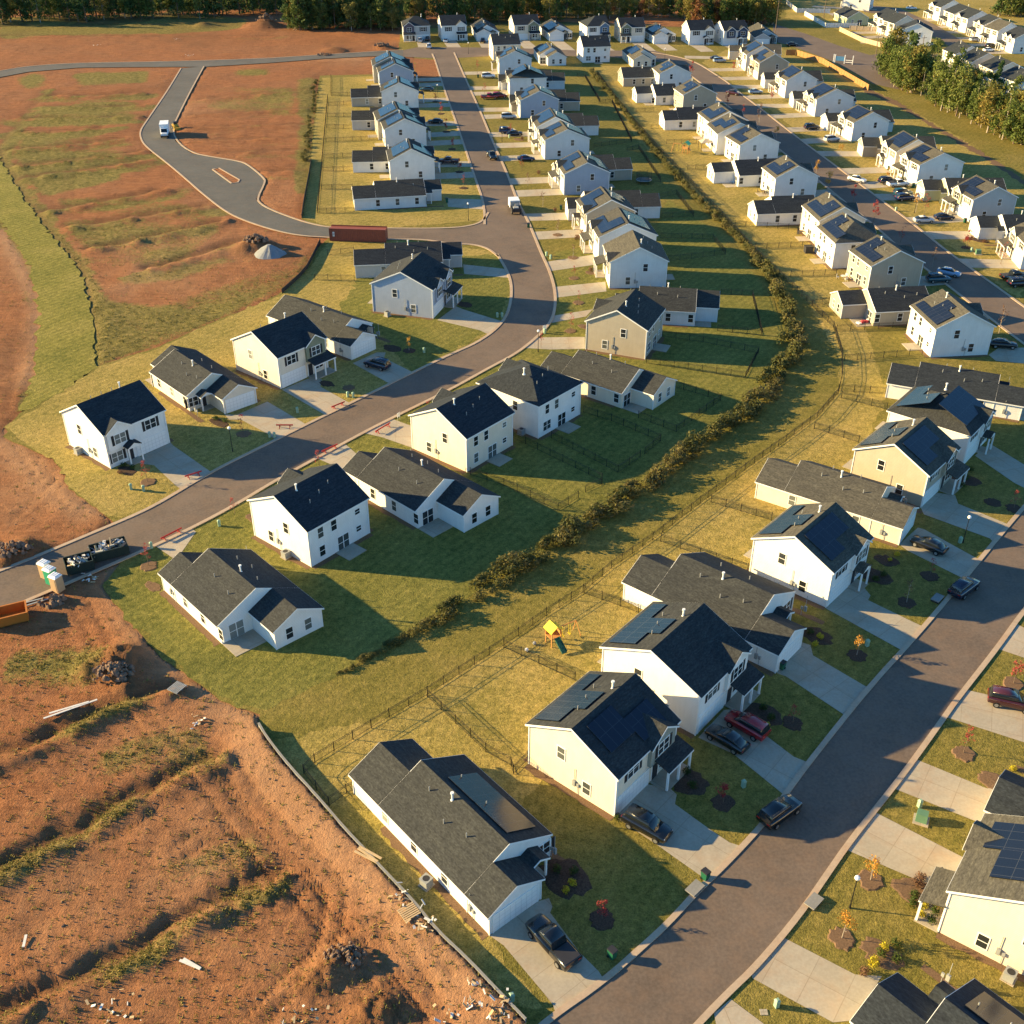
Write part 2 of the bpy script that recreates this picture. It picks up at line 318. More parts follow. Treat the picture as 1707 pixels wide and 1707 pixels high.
SOL=dict(F=[(.1,.9,.22,.93)],L=[(.08,.92,.14,.5),(.08,.5,.5,.9)],J=[(.08,.92,.14,.48),(.55,.92,.48,.9)],C=[(.1,.45,.2,.9),(.45,.8,.45,.9)],D=[(.06,.94,.1,.36),(.06,.62,.36,.62),(.3,.62,.62,.85)],Z=[(.12,.5,.35,.88),(.5,.88,.15,.6)])
def two_storey(nmr,x,y,ang,L,w,h,rise,sp,label,far):
    col,rf,gs,porch,dorm,hip,solf,solb=sp
    root=empty('two_storey_house',(x,y,0),R(ang),label,'house','houses of the estate')
    wall='siding_'+col; roof='shingle_%sx'%rf; s=rise/(w/2); ov=.32; rk=.22; T=.16; zr=h+rise
    b=MB(); prof=lambda xx:[(xx,0,-.1),(xx,w,-.1),(xx,w,h),(xx,w/2,zr),(xx,0,h)]
    hx0=hip in('l','b'); hx1=hip in('r','b')
    hw=w*.42
    if hip=='-': b.hull(prof(0),prof(L))
    else:
        b.box(0,0,-.1,L,w,h)
        if not hx0: b.hull([(0,0,h),(0,w,h),(0,w/2,zr)],[(.2,0,h),(.2,w,h),(.2,w/2,zr)])
        if not hx1: b.hull([(L-.2,0,h),(L-.2,w,h),(L-.2,w/2,zr)],[(L,0,h),(L,w,h),(L,w/2,zr)])
    b.build('wall',wall,root)
    r=MB(); ze=h-ov*s+T; zt=zr+T
    if hip=='-':
        for sg in(0,1):
            ye,yr=(-ov,w/2) if sg==0 else (w+ov,w/2)
            r.hull([(-rk,ye,ze-T),(L+rk,ye,ze-T),(L+rk,yr,zt-T),(-rk,yr,zt-T)],[(-rk,ye,ze),(L+rk,ye,ze),(L+rk,yr,zt),(-rk,yr,zt)])
    else:
        a0=(hw if hx0 else -rk); a1=(L-hw if hx1 else L+rk); e0=(-ov if hx0 else -rk); e1=(L+ov if hx1 else L+rk)
        r.poly([(e0,-ov,ze),(e1,-ov,ze),(a1,w/2,zt),(a0,w/2,zt)]); r.poly([(e1,w+ov,ze),(e0,w+ov,ze),(a0,w/2,zt),(a1,w/2,zt)])
        r.poly([(e0,w+ov,ze),(e0,-ov,ze),(a0,w/2,zt)]); r.poly([(e1,-ov,ze),(e1,w+ov,ze),(a1,w/2,zt)])
        r.poly([(e0,-ov,ze-.1),(e0,w+ov,ze-.1),(e1,w+ov,ze-.1),(e1,-ov,ze-.1)])
    r.build('roof',roof,root)
    t=MB()
    for ye,yo in((-ov,-ov-.035),(w+ov,w+ov+.035)):
        t.box(-rk-.01,min(ye,yo),ze-T-.06,L+rk+.01,max(ye,yo),ze-.03)
    if hip=='-':
        for xx,xo in((-rk,-rk-.035),(L+rk,L+rk+.035)):
            for ye in(-ov,w+ov):
                t.hull([(xx,ye,ze-T-.08),(xx,w/2,zt-T-.08),(xx,w/2,zt-.02),(xx,ye,ze-.02)],[(xo,ye,ze-T-.08),(xo,w/2,zt-T-.08),(xo,w/2,zt-.02),(xo,ye,ze-.02)])
    else:
        for xx in(-ov,L+ov): t.box(xx-.03,-ov,ze-T-.06,xx+.005,w+ov,ze-.03)
    for cx in(0,L):
        for cy in(0,w): t.box(cx-.06,cy-.06,0,cx+.06,cy+.06,h-.12)
    t.build('trim','trim_white',root)
    fr=Face(0,0,0); bk=Face(L,w,math.pi); lf=Face(0,w,-math.pi/2); rt=Face(L,0,math.pi/2)
    gx=2.85 if gs=='l' else L-2.85; px=(L+5.5)/2 if gs=='l' else (L-5.5)/2
    fit(root,'garage','garage_door',fr,gx,0,.02)
    dcols=[]
    for ds in ([] if dorm=='-' else dorm.split(',')):
        fx,wd,acc=ds.split(':'); xc=float(fx)*L; wd=float(wd); out=.4; z0=2.75
        xc=min(max(xc,wd/2+.05),L-wd/2-.05)
        d=MB(); zd=h+wd/2*.68
        d.hull([(xc-wd/2,-out,z0),(xc+wd/2,-out,z0),(xc+wd/2,-out,h),(xc,-out,zd),(xc-wd/2,-out,h)],[(xc-wd/2,.02,z0),(xc+wd/2,.02,z0),(xc+wd/2,.02,h),(xc,.02,zd),(xc-wd/2,.02,h)])
        d.build('front_gable','siding_'+acc,root)
        g=MB(); yh=(zd-h)/s+.15; ze2=h-.25*.68+.17
        for q in(-1,1):
            xe=xc+q*(wd/2+.25); yl=max((ze2-T-h)/s,-.3)+.2
            A1=[(xe,-out-.22,ze2-.14),(xc,-out-.22,zd+.03),(xc,yh,zd+.03),(xe,yl,ze2-.14)]; B1=[(p[0],p[1],p[2]+.14) for p in A1]
            g.hull(A1,B1)
        g.build('gable_roof',roof,root)
        tt=MB()
        for q in(-1,1):
            xe=xc+q*(wd/2+.25); yy=-out-.22
            tt.hull([(xe,yy-.035,ze2-.22),(xc,yy-.035,zd-.05),(xc,yy-.035,zd+.15),(xe,yy-.035,ze2-.02)],[(xe,yy,ze2-.22),(xc,yy,zd-.05),(xc,yy,zd+.15),(xe,yy,ze2-.02)])
        tt.build('gable_trim','trim_white',root)
        win(root,far,fr,xc,4.25,'double' if wd>3 else 'single',acc not in 'nBm',out); dcols.append((xc-wd/2,xc+wd/2))
    for xx in(L*.27,L*.75):
        if not any(a-.9<xx<c+.9 for a,c in dcols): win(root,far,fr,xx,4.25,'double',True)
    pw=L-5.7
    if porch=='s':
        p=MB(); x0,x1=(L-pw,L+.15) if gs=='l' else(-.15,pw); q=1.9
        p.hull([(x0,.0,3.25),(x1,.0,3.25),(x1,-q-.2,2.62),(x0,-q-.2,2.62)],[(x0,.0,3.4),(x1,.0,3.4),(x1,-q-.2,2.77),(x0,-q-.2,2.77)]); p.build('porch_roof',roof,root)
        p=MB(); p.box(x0,-q-.235,2.45,x1,-q-.02,2.61); p.build('porch_beam','trim_white',root)
        for xx in(x0+.2,(x0+x1)/2,x1-.2):
            p=MB(); p.box(xx-.1,-q-.1,0,xx+.1,-q+.1,2.45); p.build('post','trim_white',root)
        p=MB(); p.box(x0,-q-.15,-.1,x1,0,.13); p.build('porch_slab','concrete_drive',root)
        dx=x0+.75 if gs=='l' else x1-.75; fit(root,'door','door',fr,dx,.13,.02); win(root,far,fr,(dx+(x1-1.6 if gs=='l' else x0+1.6))/2+(.7 if gs=='l' else -.7),1.55,'double',False)
    else:
        dx=5.5+.95 if gs=='l' else L-5.5-.95; p=MB()
        for q in(-1,1): p.hull([(dx,-1.6,3.35),(dx+q*1.15,-1.6,2.75),(dx+q*1.15,0,2.75),(dx,0,3.35)],[(dx,-1.6,3.49),(dx+q*1.15,-1.6,2.89),(dx+q*1.15,0,2.89),(dx,0,3.49)])
        p.build('porch_roof',roof,root)
        p=MB(); p.hull([(dx-1.1,-1.5,2.6),(dx+1.1,-1.5,2.6),(dx+1.1,-1.5,2.74),(dx,-1.5,3.33),(dx-1.1,-1.5,2.74)],[(dx-1.1,-1.35,2.6),(dx+1.1,-1.35,2.6),(dx+1.1,-1.35,2.74),(dx,-1.35,3.33),(dx-1.1,-1.35,2.74)]); p.build('porch_beam','trim_white',root)
        for q in(-1,1):
            p=MB(); p.box(dx+q*.98-.09,-1.52,0,dx+q*.98+.09,-1.34,2.6); p.build('post','trim_white',root)
        p=MB(); p.box(dx-1.15,-1.65,-.1,dx+1.15,0,.12); p.build('porch_slab','concrete_drive',root)
        fit(root,'door','door',fr,dx,.12,.02); xw=(L+dx+.7)/2 if gs=='l' else (dx-.7)/2; win(root,far,fr,xw,1.45,'double',True)
    # back and sides
    if not far:
        for cx,cy,ey in((.12,-.06,-ov),(L-.12,-.06,-ov),(.12,w+.06,w+ov),(L-.12,w+.06,w+ov)):
            p=MB(); p.tube((cx,cy,.15),(cx,cy,h-.35),.05,n=5); p.tube((cx,cy,h-.35),(cx,ey,ze-T),.05,n=5); p.build('downpipe','trim_white',root)
    win(root,far,bk,L*.2,4.2); win(root,far,bk,L*.42,4.2); win(root,far,bk,L*.82,4.25,'small')
    win(root,far,bk,L*.2,1.5,'double' if nmr%2 else 'single'); win(root,far,bk,L*.55,1.05,'slider'); win(root,far,bk,L*.82,1.7,'small' if nmr%3 else 'single')
    p=MB(); p.box(L*.45-1.5,w,-.1,L*.45+1.5,w+2.6,.1); p.build('patio',"concrete_drive",root)
    for f_,k in((lf,0),(rt,1)):
        win(root,far,f_,w*(.62 if k else .38),4.1); win(root,far,f_,w*(.32 if k else .68),1.5)
        if not far: fit(root,'meter','meter_box',f_,w*(.45 if k else .55),0)
    put(WM['flue'],'flue_pipe',root,(L*.72,w*.56,zr-.06*w*s+T))
    for k in range(2 if far else 3): put(WM['vent'],'vent_pipe',root,(L*(.3+.2*k),w*(.66+.05*k),zr-(.16+.05*k)*w*s+T))
    sl=math.hypot(1,s); n=math.hypot(w/2+ov,(w/2+ov)*s)
    def arr(code,front):
        if code=='-':return
        rs=[(a*L,c*L,u*n,v*n) for a,c,u,v in SOL[code]]
        if front: solar(root,'x',(0,-ov,ze),(1,0,0),(0,1/sl,s/sl),L,rs)
        else: solar(root,'x',(0,w+ov,ze),(1,0,0),(0,-1/sl,s/sl),L,rs)
    arr(solf,1); arr(solb,0)
    return root,(gx,0)
def ranch(nmr,x,y,ang,W,D,h,rise,sp,label,far):
    col,rf,gs,gp,rs,rw,rd,sol=sp
    root=empty('ranch_house',(x,y,0),R(ang),label,'house','houses of the estate')
    s=rise/(W/2); ov=.3; T=.15; wall='siding_'+col; roof='shingle_%sy'%rf
    mir=gs=='r'; mx=lambda xx: W-xx if mir else xx
    gw=5.7
    blocks=[(mx(0),mx(W),gp,D-rd,True,True)]
    blocks.append((mx(0),mx(gw),0,gp,True,False))
    if rd>0: blocks.append(((0,rw) if rs=='l' else (W-rw,W))+(D-rd,D,False,True))
    blocks.append((mx(gw+.02),mx(min(gw+2.1,W-.3)),gp-1.5,gp,None,False))
    b=MB(); r=MB(); t=MB()
    for i,(xa,xb,y0,y1,cf,cb) in enumerate(blocks):
        x0,x1=min(xa,xb),max(xa,xb); xc=(x0+x1)/2; hr=h+s*(x1-x0)/2
        P=lambda yy:[(x0,yy,-.1),(x1,yy,-.1),(x1,yy,h),(xc,yy,hr),(x0,yy,h)]
        if i<3: b.hull(P(y0),P(y1),0,bool(cf),bool(cb))
        r0=y0-(.2 if i in(1,3) else 0)-(0 if i else .0); r1=y1+(.2 if (i==2 or (i==0 and rd==0)) else 0)
        ot=ov if i!=3 else .12
        for q in(-1,1):
            xe=x0-ot if q<0 else x1+ot; ze=h-ot*s+T; zt=hr+T
            if i==3: ze-=.25; zt-=.25
            r.hull([(xe,r0,ze-T),(xc,r0,zt-T),(xc,r1,zt-T),(xe,r1,ze-T)],[(xe,r0,ze),(xc,r0,zt),(xc,r1,zt),(xe,r1,ze)])
            t.box(xe-.035 if q<0 else xe,r0,ze-T-.05,xe if q<0 else xe+.035,r1,ze-.03)
            ends=[r0-.035] if i in(0,1,3) else []
            if i==2 or i==0: ends.append(r1)
            for e in ends:
                dz=.02 if i==0 else 0
                t.hull([(xe,e,ze-T-.07+dz),(xc,e,zt-T-.07+dz),(xc,e,zt-.02+dz),(xe,e,ze-.02+dz)],[(xe,e+.035,ze-T-.07+dz),(xc,e+.035,zt-T-.07+dz),(xc,e+.035,zt-.02+dz),(xe,e+.035,ze-.02+dz)])
        if i==3:
            for xx in((x1-.1) if not mir else (x0+.1),):
                p=MB(); p.box(xx-.09,y0+.02,0,xx+.09,y0+.2,h-.2); p.build('post','trim_white',root)
            p=MB(); p.box(x0+.05,y0,-.1,x1,y1,.1); p.build('porch_slab','concrete_drive',root)
            p=MB(); p.hull([(x0,y0+.02,h-.25),(x1,y0+.02,h-.25),(xc,y0+.02,hr-.27)],[(x0,y0+.12,h-.25),(x1,y0+.12,h-.25),(xc,y0+.12,hr-.27)]); p.build('porch_gable','trim_white',root)
        for cx in(x0,x1):
            if i<2: t.box(cx-.055,y0-.055,0,cx+.055,y0+.055,h-.12)
            if i==2 or (i==0 and rd==0): t.box(cx-.055,y1-.055,0,cx+.055,y1+.055,h-.12)
    b.build('wall',wall,root); r.build('roof',roof,root); t.build('trim','trim_white',root)
    fr=Face(0,0,0); fm=Face(0,gp,0); bk=Face(W,D,math.pi); bm_=Face(W,D-rd,math.pi); lf=Face(0,D,-math.pi/2); rt=Face(W,0,math.pi/2)
    fit(root,'garage','garage_door',fr,mx(gw/2),0,.02)
    fit(root,'door','door',fm,mx(gw+1.05),.1,.02); xw=(gw+2.1+W)/2; win(root,far,fm,mx(xw),1.45,'double' if W>9.2 else 'single',True)
    if rd>0:
        x0,x1=(0,rw) if rs=='l' else (W-rw,W)
        f2=Face(x1,D,math.pi); win(root,far,f2,(x1-x0)*.3,1.45); win(root,far,f2,(x1-x0)*.7,1.45)
        xs=(rw+W)/2 if rs=='l' else (W-rw)/2; win(root,far,bm_,W-xs,1.08,'slider')
        p=MB(); p.box(xs-(W-rw)/2+.02,D-rd,-.1,xs+(W-rw)/2,D-rd+3.,.08); p.build('patio','concrete_drive',root)
    else: win(root,far,bk,W*.25,1.45); win(root,far,bk,W*.6,1.08,'slider')
    for f_,fl in((lf,0),(rt,1)):
        for q in(.3,.52,.74): win(root,far,f_,D*(q if fl else 1-q),1.5)
        if not far: fit(root,'meter','meter_box',f_,D*(.12 if fl else .88),-.2)
    put(WM['flue'],'flue_pipe',root,(W*.44,D*.5,h+s*W*.44+T))
    for k in range(2 if far else 5):
        xx=W*(.3,.68,.36,.72,.25)[k]; put(WM['vent'],'vent_pipe',root,(xx,D*(.32,.4,.62,.6,.45)[k],h+s*min(xx,W-xx)+T))
    if sol!='-':
        sl=math.hypot(1,s); n=(W/2+ov)*sl; side,code=sol[0],sol[1]
        y0,y1=gp+1.2,D-rd-1; ln=y1-y0
        rr=[(.0*ln,.8*ln,n*.2,n*.86)] if code=='F' else [(.05*ln,.6*ln,n*.2,n*.5),(.05*ln,.75*ln,n*.55,n*.86)]
        if side=='l': solar(root,'y',(-ov,y0,h-ov*s+T),(0,1,0),(1/sl,0,s/sl),ln,rr)
        else: solar(root,'y',(W+ov,y0,h-ov*s+T),(0,1,0),(-1/sl,0,s/sl),ln,rr)
    return root,(mx(gw/2),0)
TABLE='''
T1 G -42.56 467.40 7.4 10.34 10.86 5.55 2.65
T2 G -27.62 468.21 10.5 9.86 10.91 5.58 2.81
T3 R -13.81 467.11 8.0 9.00 19.85 2.94 2.34
T4 G 0.92 469.62 11.3 10.09 10.81 5.55 2.75
T5 R 14.79 467.24 11.1 9.72 18.48 2.89 2.34
T6 G 29.38 466.36 12.4 8.90 11.28 5.59 2.78
T7 G 42.35 465.12 8.3 9.71 10.46 5.42 2.65
T8 R 55.13 461.38 9.6 9.42 14.79 2.90 2.35
T9 G 68.58 459.18 10.0 9.72 10.05 5.34 2.74
T10 G 81.55 458.09 11.5 9.70 10.35 5.35 2.66
T11 R 93.95 458.79 0.3 9.00 19.03 2.82 2.30
U1 G 1.24 440.60 189.2 9.87 10.76 5.47 2.66
U2 R 17.07 438.07 187.1 9.00 17.91 2.93 2.30
U3 G 33.64 436.27 189.6 9.84 10.00 5.44 2.76
U4 R 49.55 434.22 187.4 9.04 17.92 2.84 2.34
WA G -34.59 392.88 98.4 9.96 11.80 5.55 2.56
WB G -32.64 384.67 99.3 9.71 11.04 5.10 2.42
WR1 R -31.61 358.86 96.6 9.26 18.00 2.82 2.30
WC G -28.87 355.49 96.2 9.06 11.02 5.10 2.42
WR2 R -27.87 328.84 92.7 9.32 18.00 2.85 2.30
WD G -25.70 319.30 101.2 10.10 11.80 5.38 2.58
WE G -23.51 310.38 101.3 9.64 11.12 5.10 2.51
WR3 R -22.46 285.93 93.2 9.18 18.00 2.80 2.30
WF G -19.34 278.77 98.8 10.02 10.98 5.10 2.67
WG R -16.06 257.65 100.4 9.65 20.63 2.81 2.30
WH R -9.81 213.11 96.1 9.60 21.35 2.82 2.40
F G -14.49 190.41 73.2 10.60 11.80 5.60 2.70
WI R -27.23 172.59 51.2 9.00 21.03 2.65 2.30
WJ G -37.36 161.59 50.4 10.23 11.13 5.58 2.85
WK R -47.11 150.48 42.6 9.23 18.98 2.68 2.30
A G -57.15 136.16 49.7 9.93 10.64 5.60 2.84
X1 R -34.35 114.16 222.3 10.20 18.64 2.69 2.52
B G -26.87 126.75 229.9 9.95 10.94 5.50 2.74
X2 R -16.19 138.30 225.5 9.80 20.07 2.85 2.55
C G -8.17 149.79 230.2 10.05 10.69 5.57 2.76
X3 G 1.51 160.37 229.5 10.14 11.80 5.60 2.65
X4 R 10.49 171.48 231.7 9.00 19.65 2.72 2.30
T G 16.63 186.27 247.5 10.09 10.65 5.36 2.68
X5 R 20.10 198.31 261.7 9.47 18.40 2.86 2.36
X6 G 18.47 215.11 273.1 9.76 10.99 5.40 2.75
EA G 16.48 229.81 277.1 10.31 11.80 5.41 2.57
EB G 14.50 244.74 279.6 9.60 10.66 5.30 2.66
ER1 R 12.05 255.83 274.5 9.00 20.83 2.78 2.30
EC G 11.03 276.27 278.2 10.60 10.89 5.10 2.46
ER2 R 9.61 285.11 278.1 9.37 19.14 2.83 2.32
ED G 7.23 305.88 279.5 9.02 11.80 5.10 2.48
EE G 5.57 319.99 276.7 10.60 10.17 5.40 2.47
ER3 R 4.56 330.08 274.4 9.21 19.21 2.77 2.30
EF G 1.28 351.55 277.8 9.16 11.37 5.10 2.47
ER4 R -1.01 360.02 273.3 9.51 21.06 2.90 2.33
EG G -1.73 382.16 276.6 8.90 11.80 5.10 2.46
ER5 R -4.62 389.82 272.5 9.26 21.42 2.77 2.30
EH G -5.30 413.82 275.9 8.90 11.09 5.10 2.40
L1 R 50.78 387.12 96.4 9.00 14.00 2.79 2.34
L2 G 58.39 381.75 97.1 9.13 10.45 5.10 2.41
L3 R 55.72 360.67 98.8 9.44 16.24 2.85 2.35
L4 G 62.06 351.67 100.6 8.90 10.39 5.10 2.50
L5 R 61.78 329.93 96.1 9.00 18.00 2.85 2.30
L6 G 65.15 316.54 98.9 10.32 10.87 5.54 2.53
L7 G 66.38 303.25 96.4 10.54 11.73 5.48 2.62
L8 G 69.52 294.71 103.8 8.90 10.88 5.10 2.49
L9 R 72.33 275.01 98.7 9.39 22.00 2.87 2.34
L10 G 72.54 264.17 99.0 8.90 10.39 5.10 2.58
L11 R 72.49 244.71 95.9 9.00 18.00 2.82 2.31
L12 G 74.79 230.92 96.6 10.43 9.95 5.50 2.70
L13 G 74.79 217.36 97.4 9.99 9.90 5.50 2.65
L14 G 79.32 205.81 101.7 8.90 10.76 5.21 2.60
L15 R 80.20 188.93 97.4 9.60 19.51 2.82 2.38
L16 G 81.51 174.68 96.3 9.99 10.12 5.37 2.65
L17 R 77.76 150.67 66.6 9.00 19.87 2.65 2.30
L18 G 64.31 136.83 50.7 9.56 11.80 5.15 2.65
L19 G 55.04 125.93 48.6 9.74 10.43 5.15 2.69
L20 R 49.42 116.94 55.0 9.00 19.83 2.73 2.30
L21 G 37.03 103.93 48.5 9.53 10.38 5.27 2.56
L22 R 28.73 92.27 49.7 11.00 20.29 2.79 2.68
W G 18.66 82.69 50.3 9.69 11.80 5.42 2.68
D G 9.59 71.93 49.3 9.78 10.45 5.32 2.70
E R -1.89 59.07 40.0 9.40 20.60 2.65 2.35
M1 G 41.71 67.30 233.6 9.80 10.50 5.30 2.65
M2 R 33.30 55.93 220.5 9.80 18.00 2.85 2.40
M3 R 49.23 78.04 232.5 9.60 18.00 2.80 2.40
Q1 R 80.02 436.58 264.2 9.25 18.00 2.95 2.30
Q2 G 81.06 419.89 274.3 9.41 10.46 5.48 2.80
Q3 G 82.35 406.41 276.1 10.30 10.07 5.43 2.70
Q4 R 82.97 388.31 271.5 9.00 18.00 2.91 2.31
Q5 G 85.40 378.16 278.9 9.63 10.11 5.40 2.67
Q6 R 86.71 361.01 270.7 9.00 18.00 2.80 2.30
Q7 G 88.97 353.00 281.4 9.15 11.80 5.10 2.62
Q8 R 89.80 332.68 277.4 9.00 18.00 2.78 2.30
Q9 G 92.51 324.34 282.5 8.97 10.59 5.10 2.50
Q10 R 93.49 305.48 268.2 9.00 18.00 2.84 2.30
Q11 G 96.12 293.48 276.7 8.91 10.15 5.40 2.76
Q12 G 97.66 282.47 282.3 9.15 11.80 5.10 2.51
Q13 R 97.63 267.12 270.3 9.00 18.00 2.65 2.30
Q14 G 101.43 254.67 280.1 9.07 10.53 5.10 2.54
Q15 R 100.82 239.56 270.6 9.00 18.00 2.71 2.30
Q16 G 103.79 225.65 265.9 9.88 10.60 5.23 2.65
Y1 G 153.84 555.06 244.7 9.70 11.80 5.15 2.65
Y2 R 147.48 522.29 187.9 9.00 17.73 2.95 2.34
Y3 G 149.07 494.08 276.7 9.80 9.91 5.48 2.64
Y3b G 149.81 483.87 283.9 8.90 10.12 5.21 2.71
Y4 G 152.02 468.65 255.4 9.70 11.80 5.35 2.60
Y5 G 181.29 523.97 278.8 10.22 10.60 5.48 2.65
Y6 G 182.34 507.35 274.5 10.04 11.80 5.32 2.54
Y7 G 182.91 494.69 280.0 9.50 10.82 5.45 2.66
Y8 G 185.42 480.60 272.1 9.81 11.01 5.28 2.62
Y9 G 184.95 466.64 281.7 8.90 9.90 5.35 2.72
Y10 G 186.36 451.68 274.0 9.84 10.60 5.31 2.65
Y12 G 165.24 412.97 98.6 9.16 10.57 5.35 2.54
Y13 G 166.24 399.81 98.3 9.25 10.45 5.28 2.63
Y14 G 169.48 385.59 95.6 10.44 11.12 5.19 2.54
Y15 G 170.12 369.21 101.5 10.08 11.80 5.29 2.54
'''
GS='''T1 g d r s .22:3.9:m b - -|T2 w d l s .78:4:w - - -|T4 c d l s .76:4:o - - -|T6 w d l s .8:3.6:B l - -|T7 c d r s .24:3.8:o - - -|T9 w d l p .8:3.4:w - - -|T10 w d l p .3:3.4:n,.78:3.6:n - - -|U1 c d r s - - - -|U3 w d r s .3:3.6:w - - -
WA t k l s .3:3.4:t - F F|WB b k l s .7:3.4:b - F F|WC w k l s .7:3.4:w - F C|WD t k l s .7:3.4:t - F F|WE l k l s .7:3.4:l - L F|WF w k l s .75:3.4:w - L F|F b k l s .28:3.2:b,.74:3.4:b - - -|WJ c d l s .75:4:o - - -|A w d r p .22:3.8:w - - -
B w d r s .3:3.4:w - - -|C c d r s .28:3.6:c - - -|X3 w d r s .28:3.4:w b - -|T t k r s .3:3.4:t - - -|X6 l n r s .8:3.2:c - - -|EA w n r s .3:3.4:w - J F|EB t n r p .8:3.2:c - L C|EC b n r s .3:3.4:w - L L|ED l n r s .3:3.4:w - L F|EE l n r p .3:3.4:w - F F|EF b n r s .3:3.4:w - L F|EG w n r s .3:3.4:w r F F|EH l n r s .3:3.4:w - L F
L2 l n l s .7:3.4:w - - C|L4 t n l s .7:3.4:t - - C|L6 c n l s .7:3.4:c - - L|L7 w n l s .7:3.4:w - - Z|L8 w n l s .7:3.4:w - - J|L10 l n l s .7:3.4:w - - L|L12 c n l s .7:3.4:c - - L|L13 w n l s .7:3.4:w l - J|L14 t n l s .7:3.4:c - - J|L16 w n l s .7:3.4:w - - D|L18 w k l p .7:3.4:w b F L|L19 t n l s .7:3.4:t - C D|L21 w n l p .72:3.4:w - C D|W w k l s .72:3.8:w - - D|D c k l s .72:4:s - Z D|M1 c n l s .3:3.4:c - C -
Q2 w n r p .3:3.4:w - F -|Q3 t n r p .3:3.4:c - L -|Q5 w n r s .3:3.4:w - F -|Q7 l n r s .3:3.2:w,.72:3.2:w - F -|Q9 w n r s .3:3.4:w - F -|Q11 c n r p .3:3.4:w - F -|Q12 w n r s .3:3.6:w - L -|Q14 g n r s .3:3.6:y - L -|Q16 w n r s .3:3.6:c - - -
Y1 w d r s - - - -|Y3 w d r s .3:3.4:w - - -|Y3b c d r s - - - -|Y4 w d r s .7:3.4:w - - -|Y5 w d r s .3:3.2:w - - -|Y6 w d r s - - - -|Y7 w d r s .3:3.4:w - - -|Y8 c d r s .6:3.4:w - - -|Y9 w n r s - - - -|Y10 w d r s .3:2.6:w,.7:2.6:w - - -|Y12 w d l s - - - -|Y13 c d l s - - - -|Y14 c d l s - - - -|Y15 w d l s - - - -'''
RS='''T3 w k l 3 - 0 0 lF|T5 w k l 3 - 0 0 lF|T8 w k l 3 - 0 0 lF|T11 g n l 3 - 0 0 -|U2 w n r 3 l 6.5 4 rF|U4 c n r 3 r 6.5 4 rF|WR1 t k r 4 l 7 5 -|WR2 g k r 4 l 7 5 -|WR3 w k r 4 l 7 5 -|WG l k r 4 l 7.2 5 -|WH g d r 4 l 7 6 -|WI w k l 4 - 0 0 -|WK c k r 4.5 r 7.6 2.5 -
X1 w k r 3 l 6.2 5 -|X2 w k r 3 l 6.2 5 -|X4 c k r 4 l 6.4 4 -|X5 l k r 4 l 7 4 -|ER1 w k r 4 r 7 4 -|ER2 t k r 4 r 7 4 -|ER3 w k r 4 r 7 4 -|ER4 t k r 4 r 7 4 -|ER5 l k r 4 r 7 4 -
L1 t k l 4 - 0 0 -|L3 w d l 4 r 5.6 5 -|L5 w d l 4 l 7 4 -|L9 w d l 4 r 5.6 5 -|L11 w d l 4 l 7 4 -|L15 t k l 4 r 5.6 4.5 -|L17 w d l 4 l 7 4 -|L20 c n l 4 l 7 4 -|L22 w k l 4 l 7 4 -|E w k l 3 l 6.8 4.8 rF|M2 l d r 4 - 0 0 lF|M3 c d r 4 - 0 0 -
Q1 c n l 4.5 - 0 0 -|Q4 w k l 4.5 - 0 0 -|Q6 w k l 4.5 - 0 0 -|Q8 w k l 4.5 - 0 0 -|Q10 t k l 4.5 - 0 0 -|Q13 y k l 4.5 - 0 0 -|Q15 w d l 4.5 - 0 0 -|Y2 y d l 3 - 0 0 -'''
ROWS=[('row along the top woods','left','T1 T2 T3 T4 T5 T6 T7 T8 T9 T10 T11'),
 ('row below the woods row','left','U1 U2 U3 U4'),
 ('row beyond the container','near end','WG WF WR3 WE WD WR2 WC WR1 WB WA'),
 ('curved street left side','near end','A WK WJ WI F WH'),
 ('row left of the hedge','near end','X1 B X2 C X3 X4 T X5 X6 EA EB ER1 EC ER2 ED EE ER3 EF ER4 EG ER5 EH'),
 ('row right of the hedge','near end','E D W L22 L21 L20 L19 L18 L17 L16 L15 L14 L13 L12 L11 L10 L9 L8 L7 L6 L5 L4 L3 L2 L1'),
 ('bottom right corner group','bottom','M2 M1 M3'),
 ('right street outer row','near end','Q16 Q15 Q14 Q13 Q12 Q11 Q10 Q9 Q8 Q7 Q6 Q5 Q4 Q3 Q2 Q1'),
 ('row of backs beyond the tree belt','near end','Y15 Y14 Y13 Y12'),
 ('top right corner front row','near end','Y10 Y9 Y8 Y7 Y6 Y5'),
 ('top right white-fenced group','near end','Y4 Y3b Y3 Y2 Y1')]
REF={}
for ph,end,ks in ROWS:
    for i,k in enumerate(ks.split()): REF[k]='%s house from %s, %s'%(ordn(i+1),end,ph)
CN=dict(w='white',c='cream',t='tan',g='grey',b='blue-grey',l='pale grey',y='yellow-green')
GSP={q.split()[0]:q.split()[1:] for q in GS.replace('\n','|').split('|') if q.strip()}
RSP={q.split()[0]:q.split()[1:] for q in RS.replace('\n','|').split('|') if q.strip()}
HOUSE={}; DRIVE={}
